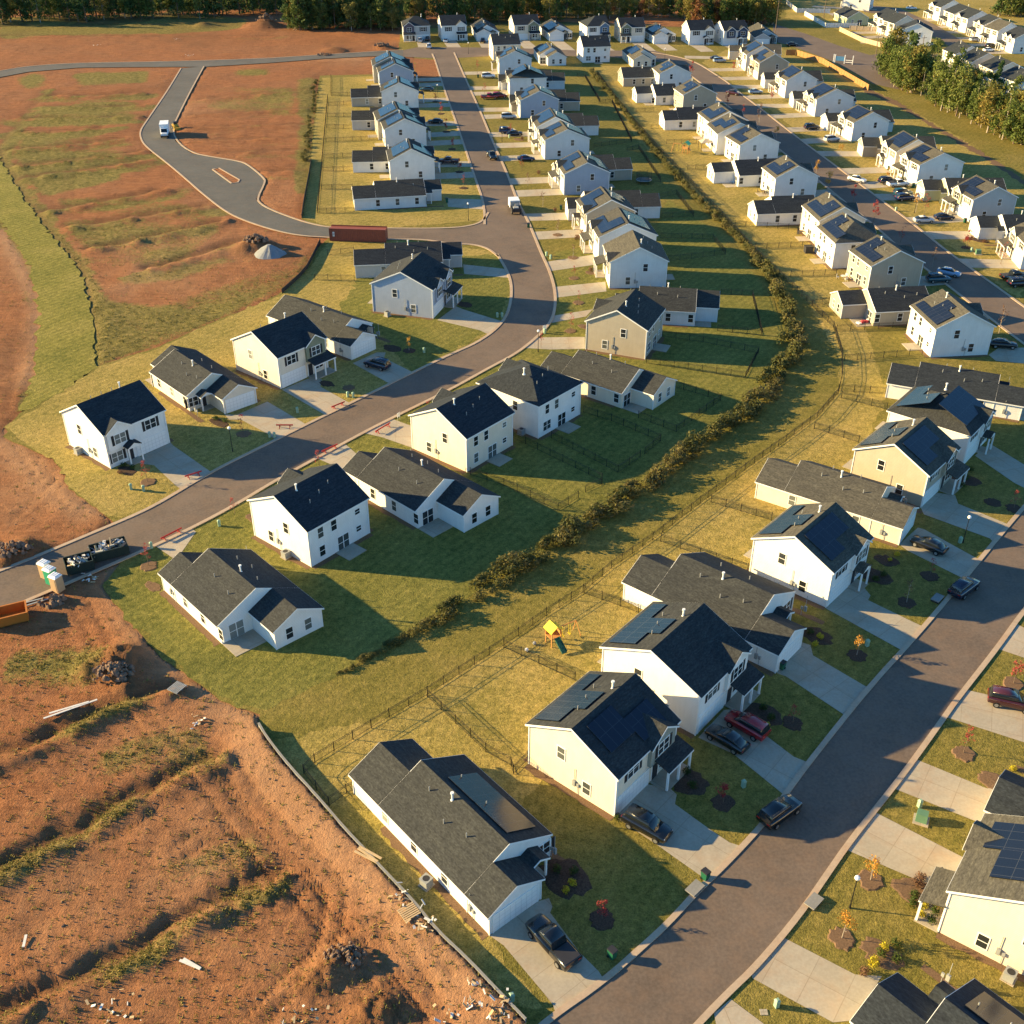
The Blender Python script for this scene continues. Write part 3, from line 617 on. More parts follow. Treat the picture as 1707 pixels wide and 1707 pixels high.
for i,ln in enumerate(TABLE.strip().split('\n')):
    t=ln.split(); k,ty=t[:2]; x,y,a,L,D,h,rise=map(float,t[2:])
    far=math.hypot(x,y)>255
    if ty=='G':
        sp=GSP[k]; lab='%s two-storey %s'%(CN[sp[0]],REF[k])
        root,g=two_storey(i,x,y,a,L,D,h,rise,sp,lab,far)
    else:
        sp=RSP[k][:]; sp[3]=float(sp[3]); sp[5]=float(sp[5]); sp[6]=float(sp[6]); lab='%s one-storey %s'%(CN[sp[0]],REF[k])
        root,g=ranch(i,x,y,a,L,D,h,rise,sp,lab,far)
    c,s=math.cos(R(a)),math.sin(R(a))
    HOUSE[k]=(x+(L*c-D*s)/2,y+(L*s+D*c)/2); DRIVE[k]=(x+g[0]*c-g[1]*s,y+g[0]*s+g[1]*c,R(a))
def near(x,y,skip=()):
    return min((k for k in HOUSE if k not in skip),key=lambda k:(HOUSE[k][0]-x)**2+(HOUSE[k][1]-y)**2)
def href(x,y): return REF[near(x,y)]
# ------------------------------------------------------------------ setting: lawns, roads, kerbs, drives
def sheet(name,pts,z,mat,jit=0,world=False):
    w=[Vector((*p,0)) for p in (pts if world else A(pts))]
    if jit:
        rr=random.Random(len(pts)*31+int(abs(w[0].x)*7)); out=[]
        for i,p in enumerate(w):
            q=w[(i+1)%len(w)]; n=max(1,min(160,int((q-p).length/1.1)))
            for k in range(n): out.append(p.lerp(q,k/n)+Vector((rr.gauss(0,jit),rr.gauss(0,jit),0)))
        w=out
    ang=0; org=Vector((0,0,0))
    if name=='driveway':
        i=max(range(len(w)),key=lambda i:(w[(i+1)%len(w)]-w[i]).length); e=w[(i+1)%len(w)]-w[i]; ang=math.atan2(e.y,e.x); org=w[i].copy(); rot=Matrix.Rotation(-ang,3,'Z'); w=[rot@(p-org) for p in w]
    bm=bmesh.new(); vs_=[bm.verts.new((p.x,p.y,z)) for p in w]
    es=[bm.edges.new((vs_[i],vs_[(i+1)%len(vs_)])) for i in range(len(vs_))]
    bmesh.ops.triangle_fill(bm,use_beauty=True,use_dissolve=False,edges=es,normal=(0,0,1))
    for f in bm.faces:
        if f.normal.z<0: f.normal_flip()
    me=bpy.data.meshes.new(name); bm.to_mesh(me); bm.free(); me.materials.append(MAT[mat])
    return tag(put(me,name,None,org,ang),kind='structure')
def smooth(pts,it=2):
    for _ in range(it):
        q=[pts[0]]
        for a,b in zip(pts,pts[1:]): q+=[(a[0]*.75+b[0]*.25,a[1]*.75+b[1]*.25),(a[0]*.25+b[0]*.75,a[1]*.25+b[1]*.75)]
        pts=q+[pts[-1]]
    return pts
def offs(pts,d):
    out=[]
    for i,p in enumerate(pts):
        a=Vector(pts[max(0,i-1)]);b=Vector(pts[min(len(pts)-1,i+1)]); t=(b-a).normalized(); out.append((p[0]-t.y*d,p[1]+t.x*d))
    return out
def strip(name,p,q,z,mat,h=0):
    b=MB()
    for i in range(len(p)-1):
        if h: b.hull([(*p[i],z),(*q[i],z),(*q[i],z+h),(*p[i],z+h)],[(*p[i+1],z),(*q[i+1],z),(*q[i+1],z+h),(*p[i+1],z+h)],0,i==0,i==len(p)-2)
        else: b.poly([(*p[i],z),(*q[i],z),(*q[i+1],z),(*p[i+1],z)])
    return tag(b.build(name,mat),kind='structure')
S1L=[(-120,1000),(0,955),(82,922),(158,890),(229,860),(269,840),(353,789),(450,741),(509.6,711),(586,674),(683.6,625.6),(755,591),(797,573),(831,549),(850,523),(856,488.5),(852,459.5),(831,424),(815,398),(810,375),(809,340),(794,298),(770.6,229),(737.7,137),(727,101.5),(722,90)]
S1R=[(-120,1068),(0,1019),(71,989),(234.6,919),(319,879.5),(393,840),(459.5,799.6),(523,765),(604.5,720.5),(657,694),(749.5,649),(810,615),(856,591),(887,567.6),(911,544),(922,523),(924,488.5),(915,454),(899,420),(888,392),(875,362),(860,335),(842,285),(823,245),(802,192),(776,134.5),(760,97.5),(756,88)]
S2L=[(860,1760),(914,1707),(1008.7,1642),(1077,1581),(1119.5,1542),(1167,1489),(1219.7,1439),(1290,1362),(1341,1288),(1452,1148.5),(1518,1077),(1581,1003.5),(1663,903),(1707,850.5),(1850,690)]
S2R=[(1100,1770),(1156,1707),(1209,1652.5),(1256.6,1607.7),(1328,1523),(1373,1457),(1415,1396.7),(1483.7,1312),(1523,1259.6),(1570.7,1193),(1589,1167),(1657.7,1080),(1707,1011),(1850,830)]
S3R=A([(1085,88),(1120,93),(1157.6,103),(1188,122),(1215,140),(1235,158),(1257,174),(1294,203),(1344,242.5),(1405,287),(1468,335),(1521,374),(1579,422),(1647,470),(1707,513.6),(1800,580),(1950,680)])
S3R=smooth(S3R); S3L=offs(S3R,-8.6)
def road(name,l,r,mat,z=.075):
    l=smooth(l if len(l[0])==3 else A(l)) ; r=smooth(A(r)); w=l+r[::-1]; sheet(name,w,z,mat,world=True); return l,r
l1,r1=road('street',S1L,S1R,'asphalt_worn'); l2,r2=road('street',S2L,S2R,'asphalt_worn')
sheet('street',S3R+S3L[::-1],.075,'asphalt_worn',world=True)
SIDE_T=[(549,379.6),(647,382),(749.5,382),(789,377),(807.5,369),(816,355)]; SIDE_B=[(549,396),(647,399),(710,399),(755,407),(789,407),(815.5,414),(833,428)]
sheet('street',SIDE_T+[(850,380)]+SIDE_B[::-1],.071,'asphalt_worn')
BR_L=[(303,114),(279.5,153),(245,203),(234.6,219),(236,232),(245,245),(279.5,271.5),(311,298),(337.5,321.7),(374,350.6),(401,365),(450,382),(499,393),(549,396)]
BR_R=[(339,111),(316,153),(295,195),(286,214),(292.6,236),(319,255.7),(350.6,262),(395.4,269),(411,274),(440,298),(440,306),(427,332),(432,340),(450,350.6),(499,369),(530.7,377),(549,379.6)]
sheet('side_road',BR_L+BR_R[::-1],.067,'asphalt_new')
TOP_T=[(-60,128),(0,118.6),(53,110),(132,105.5),(237,104),(343,101.5),(450,97.5),(552,91),(631,86),(672,84)]; TOP_B=[(-60,142),(0,129),(47,120),(132,113),(237,112),(343,111.5),(450,105),(540,98),(620,94),(672,95)]
sheet('side_road',TOP_T+TOP_B[::-1],.063,'asphalt_new')
sheet('street',[(672,84),(696,79),(760,79),(850,80),(956,84),(1093,85),(1120,93),(1140,103),(1100,104),(1024,96),(956,94),(850,92),(757,97),(722,97),(672,95)],.059,'asphalt_worn')
sheet('street',[(1290,40),(1345,57),(1400,77),(1450,92),(1500,86),(1560,91),(1610,97),(1607,104),(1540,101),(1490,100),(1480,118),(1500,150),(1455,140),(1425,122),(1380,99),(1320,77),(1285,68)],.063,'asphalt_worn')
sheet('street',[(1440,8),(1500,14),(1560,42),(1620,78),(1700,122),(1760,160),(1760,178),(1690,138),(1610,94),(1545,55),(1480,26),(1440,20)],.067,'asphalt_worn')
def kerb(px,side,w=.55,world=False):
    p=px if world else smooth(A(px)); strip('kerb',p,offs(p,side*w),.06,'concrete_kerb',.10)
i0=16*4
kerb(S1L[:18],1); kerb(S1L[19:],1); kerb(S1R,-1); kerb(S2L,1); kerb(S2R,-1); kerb(S3R,1,world=True); kerb(S3L,-1,world=True)
kerb(SIDE_T,1); kerb(SIDE_B[::1],-1); kerb(BR_L,-1,.45); kerb(BR_R,1,.45); kerb(TOP_T[1:],1,.45)
isl=[(356,283),(364,281),(398,300.5),(395.4,304.5),(387.5,306)]
sheet('road_island',isl,.10,'red_clay'); ip=A(isl+isl[:1]); strip('kerb',ip,offs(ip,.4),.05,'concrete_kerb',.12)
# lawns
LAWN_R=[(432,1191),(432,1215),(445,1240),(480,1285),(530,1340),(575,1393),(610,1430),(640,1463),(690,1515),(725,1560),(780,1612),(830,1665),(870,1707),(960,1820),(1900,1820),(2600,700),(2600,40),(1320,-60),(1290,44),(1130,46),(900,38),(668,50),(664,86),(690,96),(692,136),(672,124),(620,124),(533,126),(525,184),(517,269),(502,365),(530,378),(550,388),(545,399),(523,420),(507,454),(465,491),(420,512),(369,531),(264,578),(163,610),(137,631),(79,665),(32,690),(8,715),(12,733),(47,747),(87,765),(108,789),(116,815),(148,836),(184,866),(245,918),(205,935),(169,977),(190,1003),(219,1040),(264,1090),(316,1130),(369,1167),(411,1185)]
sheet('lawn',LAWN_R,.03,'lawn_olive',.12)
sheet('lawn',[(245,914),(175,972),(192,1003),(221,1040),(266,1090),(316,1128),(369,1163),(411,1181),(440,1187),(650,1078),(740,1022),(1000,862),(1130,772),(1290,650),(1325,570),(1270,475),(1190,385),(1112,330),(1090,395),(925,420),(925,500),(887,575),(749,652),(604,722),(393,842)],.036,'lawn_green',.3)
sheet('lawn',[(10,712),(80,668),(165,614),(264,580),(369,533),(465,493),(507,456),(550,399),(640,400),(833,420),(856,488),(830,549),(683,626),(509,711),(353,789),(228,860),(184,864),(148,834),(116,813),(87,765),(47,745)],.036,'lawn_gold',.3)
sheet('lawn',[(537,130),(620,127),(690,136),(735,140),(770,229),(808,340),(806,368),(640,380),(552,378),(505,364),(519,269),(527,184)],.04,'lawn_gold',.2)
sheet('lawn',[(600,430),(833,424),(850,460),(853,488),(828,547),(683,624),(640,560),(560,520),(590,480)],.041,'lawn_green',.4)
sheet('lawn',[(450,1238),(560,1366),(640,1457),(735,1560),(850,1672),(905,1690),(838,1590),(760,1400),(880,1330),(960,1265),(1060,1190),(1140,1090),(1260,1000),(1370,905),(1480,660),(1400,430),(1200,255),(1040,110),(985,110),(1060,230),(1210,366),(1344,502),(1402,600),(1397,657),(1310,736),(1193,821),(1019,948),(840,1077),(649,1196)],.036,'lawn_gold',.3)
sheet('lawn',[(1170,104),(1260,165),(1410,280),(1700,500),(1750,400),(1700,300),(1600,229),(1457,150),(1330,95),(1260,60)],.036,'lawn_gold',.3)
sheet('lawn',[(1530,100),(1707,190),(1707,140),(1600,95),(1400,50),(1310,30),(1310,-5),(1720,-5),(1720,95),(1560,60)],.036,'lawn_gold',.3)
sheet('clay_patch',[(690,97),(725,100),(739,137),(692,138)],.045,'red_clay',.3)
sheet('dirt_path',[(1440,146),(1490,166),(1540,198),(1600,232),(1679,281),(1720,307),(1720,316),(1650,271),(1570,222),(1500,179),(1440,153)],.045,'mulch_light',.4)
sheet('scrub_ground',[(480,48),(668,50),(900,38),(1130,46),(1290,44),(1330,-80),(-200,-80),(-200,44),(0,44),(200,40),(330,26),(400,22),(475,10)],.02,'scrub',.8)
SWATH=[(0,262),(12,285),(45,338),(75,378),(105,418),(135,452),(148,500),(156,560),(158,612),(137,632),(79,665),(32,689),(44,655),(56,610),(63,560),(60,490),(45,440),(25,402),(0,368),(-70,330),(-70,262)]
sheet('grass_strip',SWATH,.05,'lawn_swath',.35)
# drives
DRV=[[(816,1560),(897,1503),(915,1498),(921,1512),(917,1522),(966,1588),(998,1620),(1014,1645),(930,1704),(922,1676),(903,1652),(840,1577)],
[(1024,1361),(1077,1308),(1114,1312),(1128,1325),(1125,1341),(1183,1383),(1216,1405),(1238,1412),(1190,1462),(1170,1462),(1098,1411),(1050,1379)],
[(1164,1230),(1207,1184),(1237,1182),(1252,1195),(1277,1227),(1323,1262),(1353,1274),(1310,1328),(1290,1312),(1222,1257)],
[(1293,1122),(1336,1071),(1351,1076),(1355,1093),(1440,1143),(1456,1150),(1414,1203),(1404,1190),(1310,1128)],
[(1377,1015),(1412,978),(1441,981),(1451,993),(1447,1001),(1536,1044),(1553,1048),(1516,1094),(1502,1084)],
[(1499,908),(1530,880),(1541,883),(1626,930),(1644,936),(1612,977),(1602,963),(1512,918)],
[(1534,845),(1562,822),(1592,826),(1597,840),(1679,874),(1690,880),(1660,909),(1650,898),(1540,858)],
[(1625,760),(1650,740),(1707,775),(1745,795),(1740,830),(1690,805)],[(1648,592),(1665,580),(1740,580),(1745,610),(1660,602)],
[(1305,1563),(1425,1625),(1470,1628),(1455,1650),(1420,1702),(1388,1705),(1255,1632),(1250,1622)],[(1190,1690),(1218,1666),(1290,1720),(1200,1740)],
[(1458,1354),(1610,1432),(1585,1480),(1540,1472),(1410,1417)],[(1526,1266),(1645,1315),(1680,1310),(1655,1360),(1637,1374),(1485,1313)],
[(1605,1149),(1760,1185),(1760,1260),(1707,1238),(1571,1194)],[(1688,1037),(1770,1080),(1770,1125),(1707,1097),(1654,1079)],
[(226,772),(237,760),(284,738),(290,744),(353,788),(304,818),(292,809),(257,776)],[(374,691),(395,692),(446,670),(514,710),(462,736),(447,724),(402,700),(382,700)],
[(470,650),(518,630),(537,633),(534,645),(577,669),(588,675),(548,694),(538,690)],[(588,606),(628,588),(643,588),(640,597),(686,620),(695,624),(657,643),(646,638)],
[(729,534),(760,511),(772,516),(840,537),(848,543),(818,560),(800,551)],[(772,441),(845,449),(854,464),(774,457)],[(744,331),(802,333),(812,350),(747,345)],
[(279,903),(315,878),(327,887),(301,924),(290,932),(255,908)],[(525,763),(576,741),(600,762),(575,785)],[(601,721),(652,698),(690,712),(690,748),(636,729)],
[(864,580),(890,563),(975,562),(975,582),(918,583)],[(914,528),(988,516),(977,528),(912,540)],[(922,479),(1009,470),(1011,486),(924,497)],[(903,438),(995,424),(997,441),(912,453)]]
DK='E D W L22 L21 L20 L19 L18 L16 M1 M2 M3 A WK WJ WI F WH WG X1 B X2 C X3 X4 T X5 X6 EA'.split()
for p in DRV: sheet('driveway',p,.055,'concrete_drive')
def dist_poly(x,y,P):
    P=np.asarray(P); a=P[:-1];b=P[1:]; ab=b-a; t=np.clip(((x-a[:,0])*ab[:,0]+(y-a[:,1])*ab[:,1])/np.maximum((ab**2).sum(1),1e-9),0,1)
    return np.hypot(a[:,0]+t*ab[:,0]-x,a[:,1]+t*ab[:,1]-y).min()
C1=[((a[0]+b[0])/2,(a[1]+b[1])/2) for a,b in zip(A(S1L[19:]),A(S1R[18:25]))]
CEN=[[at(*p) for p in ((838,340),(818,290),(798,230),(770,160),(745,110),(740,90))],[((a[0]+b[0])/2,(a[1]+b[1])/2) for a,b in zip(S3L,S3R)],
 [at(*p) for p in((680,86),(760,84),(850,86),(956,89),(1093,91),(1150,100))],[at(*p) for p in((1440,14),(1500,22),(1560,48),(1615,85),(1700,130),(1760,168))]]
for k,(x,y,a) in DRIVE.items():
    if k in DK or k[0]=='U' and k!='U1': continue
    dx,dy=math.sin(a),-math.cos(a); best=20
    for d in range(4,24):
        if min(dist_poly(x+dx*d,y+dy*d,c) for c in CEN)<3.2: best=d; break
    else:
        best=14
    ux,uy=math.cos(a),math.sin(a)
    sheet('driveway',[(x-ux*2.6,y-uy*2.6),(x+ux*2.6,y+uy*2.6),(x+ux*2.6+dx*best,y+uy*2.6+dy*best),(x-ux*2.6+dx*best,y-uy*2.6+dy*best)],.055,'concrete_drive',world=True)

# ------------------------------------------------------------------ terrain of the red clay field (one sheet to the horizon)
rngn=np.random.RandomState(5); LAT=rngn.rand(256,256)
def vnoise(x,y):
    xi=np.floor(x).astype(int);yi=np.floor(y).astype(int);fx=x-xi;fy=y-yi;fx=fx*fx*(3-2*fx);fy=fy*fy*(3-2*fy)
    g=lambda i,j:LAT[i&255,j&255]
    return (g(xi,yi)*(1-fx)+g(xi+1,yi)*fx)*(1-fy)+(g(xi,yi+1)*(1-fx)+g(xi+1,yi+1)*fx)*fy
def fbm(x,y,o=4):
    s=0;a=.5
    for i in range(o): s=s+a*(vnoise(x+17*i,y+31*i)-.5); x=x*2.03;y=y*2.03;a*=.5
    return s
NA,NR=760,760
ang=np.linspace(R(20),R(160),NA); rad=36*np.exp(np.linspace(0,math.log(2600/36),NR))
AG,RG=np.meshgrid(ang,rad); GX=RG*np.cos(AG); GY=RG*np.sin(AG)
def inside(poly):
    P=np.asarray(poly); r=np.zeros(GX.shape,bool); j=len(P)-1
    for i in range(len(P)):
        xi,yi=P[i];xj,yj=P[j]
        if abs(yi-yj)>1e-9: r^=((yi>GY)!=(yj>GY))&(GX<(xj-xi)*(GY-yi)/(yj-yi)+xi)
        j=i
    return r
def line_sd(px,world=False):
    # distance to a polyline and the signed side (positive = left of travel), with the fraction along it
    P=np.asarray(px if world else A(px)); best=np.full(GX.shape,1e4); side=np.ones(GX.shape)
    x0,x1=P[:,0].min()-25,P[:,0].max()+25;y0,y1=P[:,1].min()-25,P[:,1].max()+25
    m=(GX>x0)&(GX<x1)&(GY>y0)&(GY<y1); X=GX[m];Y=GY[m]; bb=np.full(X.shape,1e9); ss=np.zeros(X.shape)
    for a,b in zip(P,P[1:]):
        d=b-a; t=np.clip(((X-a[0])*d[0]+(Y-a[1])*d[1])/(d@d),0,1); dd=np.hypot(a[0]+t*d[0]-X,a[1]+t*d[1]-Y); cr=d[0]*(Y-a[1])-d[1]*(X-a[0])
        k=dd<bb; bb=np.where(k,dd,bb); ss=np.where(k,np.sign(cr),ss)
    best[m]=bb; side[m]=ss; return best,side
dev=inside(A(LAWN_R))|inside(A(SWATH))|inside(A(S1L)+A(S1R)[::-1])|inside(A(BR_L)+A(BR_R)[::-1])|inside(A(TOP_T)+A(TOP_B)[::-1])|inside(A(S2L)+A(S2R)[::-1])
fd=dev.astype(float)
for _ in range(5): fd=np.maximum(fd,.2*(np.roll(fd,1,0)+np.roll(fd,-1,0)+np.roll(fd,1,1)+np.roll(fd,-1,1)+fd))
amp=np.clip(1-fd*1.6,0,1)
WX=GX+2.*fbm(GX*.2,GY*.2,3)*2; WY=GY
Z=.02+amp*(np.clip(RG/150,0,1)*0+ .55*fbm(GX*.06,GY*.06,3)+.35*fbm(GX*.3,GY*.3,4)+.16*np.abs(fbm(GX*1.3,GY*1.3,3)))
weed=np.clip(.12+.5*fbm(GX*.05+9,GY*.05,4),0,.35); bare=np.zeros(GX.shape); turned_shade=np.zeros(GX.shape)
wob=1.6*fbm(GX*.35,GY*.35,3)
def bank(px,hi,wd,wweed=.9,ditch=.3,dark=.6,band=0):
    global Z,weed,turned_shade
    d,s=line_sd(px); sd=d*s+wob
    if band: weed=np.maximum(weed,band*np.clip(.7+3*fbm(GX*.03,GY*.09,4),0,1.2)*np.exp(-((sd-6)/4.)**2))
    Z=Z+amp*hi*np.clip(.8+1.6*fbm(GX*.3,GY*.3,3),.2,1.6)*np.exp(-((sd-wd*.8)/wd)**2)-amp*ditch*np.exp(-((sd+wd*.7)/(wd*.8))**2)
    weed=np.maximum(weed,wweed*np.clip(.62+2.2*fbm(GX*.23+5,GY*.23,4),.1,1.15)*np.exp(-((sd-wd*.3)/(wd*1.6))**2)); turned_shade=np.maximum(turned_shade,dark*np.exp(-((sd+wd*.6)/(wd*.9))**2))  # dark ditch-side band paints in the shade of the weeds
for px in ([(340,1135),(219,1170),(163,1190),(87,1228),(-20,1275)],[(350,1270),(316,1285),(219,1337),(119,1392),(-20,1465)],[(450,1470),(400,1490),(343,1518),(237,1584),(119,1642),(-20,1705)]):
    bank(px,.5,1.2,.62,.5,.8)
for q in ((340,610,870,590),(360,680,880,665),(170,750,860,740),(180,835,600,815),(100,950,730,885),(130,1050,880,960),(170,1130,900,1020),(280,1340,1000,1215),(500,1430,1280,1310),(620,1570,1380,1410),(1000,1690,1540,1530)):
    k=.26362; bank([(q[2]*k,q[3]*k),((q[0]+q[2])*k/2,(q[1]+q[3])*k/2+1.5),(q[0]*k,q[1]*k)],.75,2.0,.5,.5,1.,.62)
for q in ((345,165,520,150),(330,192,520,182),(320,213,515,208),(330,235,512,230),(370,255,510,250),(450,287,508,284),(100,45,440,38),(0,60,450,60)):
    bank([(q[2],q[3]),(q[0],q[1])],.5,1.8,.35,.35,.7,.3)
def grassy(px,v,soft=2.):
    global weed
    m=inside(A(px)).astype(float)
    if v<.7 and v!=.55: m=m*np.clip(.75+3.2*fbm(GX*.018+3,GY*.16,4),0,1.25)
    else: m=m*np.clip(.95+1.5*fbm(GX*.1+3,GY*.1,4),.4,1.2)
    for _ in range(3): m=.25*(np.roll(m,1,0)+np.roll(m,-1,0)+np.roll(m,1,1)+np.roll(m,-1,1))
    weed=np.maximum(weed,v*m)
grassy([(80,153),(40,200),(0,245),(-60,300),(-60,400),(0,380),(25,450),(60,540),(55,610),(30,690),(160,610),(160,540),(140,440),(80,370),(50,330),(12,270),(45,205)],1.1)
grassy([(140,440),(180,500),(260,510),(380,470),(480,440),(530,405),(505,460),(465,490),(369,530),(264,577),(163,609),(60,660)],.55)
grassy([(0,30),(160,28),(330,24),(420,34),(400,48),(330,54),(200,56),(80,60),(0,66)],.9)
grassy([(20,125),(70,120),(80,145),(40,150)],.7); grassy([(120,122),(250,118),(245,138),(130,145)],.7); grassy([(390,115),(450,113),(450,130),(390,130)],.6)
grassy([(490,130),(530,128),(520,270),(505,350),(490,300),(500,200)],.75)
grassy([(60,180),(235,160),(200,300),(70,330),(20,260)],.62)
grassy([(350,130),(440,125),(500,140),(490,200),(440,190),(340,190)],.42)
grassy([(90,330),(300,330),(380,380),(300,440),(170,450),(110,390)],.42)
grassy([(0,1100),(120,1020),(200,1080),(160,1150),(0,1190)],.4)
grassy([(180,1240),(330,1200),(380,1290),(230,1330),(60,1390)],.38)
grassy([(250,1440),(430,1380),(470,1450),(330,1530),(120,1610)],.3)
bank([(80,150),(40,200),(2,245),(12,275),(50,330),(80,370),(110,410),(140,440),(160,560)],.12,1.5,.75,.1,.55)
for px,wd in (([(0,385),(30,440),(62,500),(60,580),(45,640)],2.),([(0,730),(40,770),(90,820),(150,850)],3.),([(300,1080),(400,1190),(450,1270),(560,1400),(700,1560),(820,1690)],3.5),([(190,950),(250,1060),(330,1140)],3.),([(0,960),(-50,990)],1.)):
    d,s=line_sd(px); bare=np.maximum(bare,.8*np.exp(-((d+wob)/wd)**2)); weed=weed*(1-.8*np.exp(-(d/wd)**2))
def mound(px,r,h,dark=.8,rough=1.):
    global Z,turned_shade
    x,y=at(*px); d=np.hypot(GX-x,GY-y); e=np.exp(-(d/r)**2); Z=Z+e*(h+h*rough*(fbm(GX*1.1,GY*1.1,4)+.5*fbm(GX*3,GY*3,3))); turned_shade=np.maximum(turned_shade,dark*e)
for p in (((200,1105),2.6,1.7),((150,1120),1.6,.8),((215,1150),1.8,.9),((560,1610),1.7,1.0),((520,1640),1.6,.7),((625,1690),2.,.8),((40,915),2.2,.8),((15,935),1.6,.7),((430,412),3.,1.6),((405,420),2.,1.),((440,45),6,3.),((340,44),4,1.5),((560,85),4,1.4),((640,80),3.,1.3)): mound(*p)
def track(px,w=.42,gap=1.7):
    global Z,turned_shade,bare
    P=smooth(A(px),2)
    for o_ in(-gap/2,gap/2):
        d,s=line_sd(offs(P,o_),True); e=np.exp(-(d/w)**2); Z=Z+amp*e*(-.10+.07*np.sin((GX*1.1+GY*.9)*7.5)); turned_shade=np.maximum(turned_shade,.32*e*(.6+.4*np.sin((GX*1.1+GY*.9)*7.5)))
for q in ([(470,1512),(500,1468),(545,1468),(562,1500),(550,1560),(520,1640)],[(300,1420),(345,1385),(390,1400),(415,1455),(400,1530)],[(430,1700),(520,1600),(640,1540),(690,1570),(740,1640)],[(640,1700),(660,1650),(690,1640),(720,1690)],[(280,1290),(262,1330),(230,1360),(150,1400),(0,1450)],[(160,1080),(190,1130),(240,1210),(330,1280),(430,1420),(520,1500),(620,1620),(700,1710)],[(0,880),(60,850),(110,790),(90,740),(30,720)],[(130,1000),(165,1060),(190,1110)],[(340,1240),(380,1270),(420,1340),(500,1420),(560,1480)],[(20,1640),(60,1620),(80,1650),(40,1700)],[(60,560),(40,620),(20,680),(40,760),(130,850)],[(280,150),(180,200),(100,300),(150,400),(260,440)],[(470,190),(400,230),(440,260)]): track(q)
for px,r_,v in (((330,1440),9,.5),((560,1560),8,.45),((120,1540),9,.4),((250,1240),7,.35),((330,180),12,.4),((420,330),14,.35),((300,420),16,.35),((60,820),8,.4),((250,460),14,.4),((570,100),10,.8)):
    x,y=at(*px); bare=np.maximum(bare,v*np.exp(-((GX-x)**2+(GY-y)**2)/r_**2)*np.clip(.7+2*fbm(GX*.2,GY*.2,3),0,1.2))
turned_shade=np.maximum(turned_shade,.55*np.clip(3.2*fbm(GX*.045+40,GY*.045+3,5)-.25,0,1))
d,s=line_sd([(445,1240),(480,1285),(530,1340),(575,1393),(610,1430),(640,1463),(690,1515),(725,1560),(780,1612),(830,1665),(900,1735)]); Z=Z+np.where(dev,0,.82*np.exp(-(d/3.2)**2))
d=fd>.35
d=np.where(line_sd([(445,1240),(530,1340),(640,1463),(725,1560),(830,1665),(900,1735)])[0]<2.5,dev,d)
dsw,s_=line_sd(SWATH+SWATH[:1]); Z=np.where(dev,Z,Z*np.clip(dsw/3.,.0,1)+.03*np.clip(1-dsw/3.,0,1))
Z=np.where(d,-.1,Z)
def build_ground():
    n=NA*NR; co=np.stack([GX,GY,Z],-1).reshape(-1,3)
    i=np.arange(NR-1)[:,None]*NA+np.arange(NA-1)[None,:]; q=np.stack([i,i+NA,i+NA+1,i+1],-1).reshape(-1,4)[:,::-1]
    me=bpy.data.meshes.new('ground'); me.vertices.add(n); me.vertices.foreach_set('co',co.ravel()); m=len(q)
    me.loops.add(m*4); me.loops.foreach_set('vertex_index',q.ravel().astype(np.int32)); me.polygons.add(m); me.polygons.foreach_set('loop_start',np.arange(m,dtype=np.int32)*4); me.polygons.foreach_set('loop_total',np.full(m,4,np.int32))
    me.polygons.foreach_set('use_smooth',np.ones(m,bool)); me.update(calc_edges=True)
    for nm_,arr in (('weed',weed),('bare',bare),('turned_shade',turned_shade)):
        a=me.attributes.new(nm_,'FLOAT','POINT'); a.data.foreach_set('value',np.clip(arr,0,1.5).ravel().astype(np.float32))
    me.materials.append(MAT['red_clay']); o=put(me,'ground'); tag(o,kind='structure')
    if sum(p.normal.z for p in list(me.polygons)[:20])<0: me.flip_normals()
build_ground()
def gz(x,y):
    r=math.hypot(x,y); i=min(NR-1,max(0,int(round(math.log(max(r,36.1)/36)/math.log(2600/36)*(NR-1))))); j=min(NA-1,max(0,int(round((math.atan2(y,x)-R(20))/R(140)*(NA-1)))))
    return float(Z[i,j]), float(weed[i,j]), bool(d[i,j])
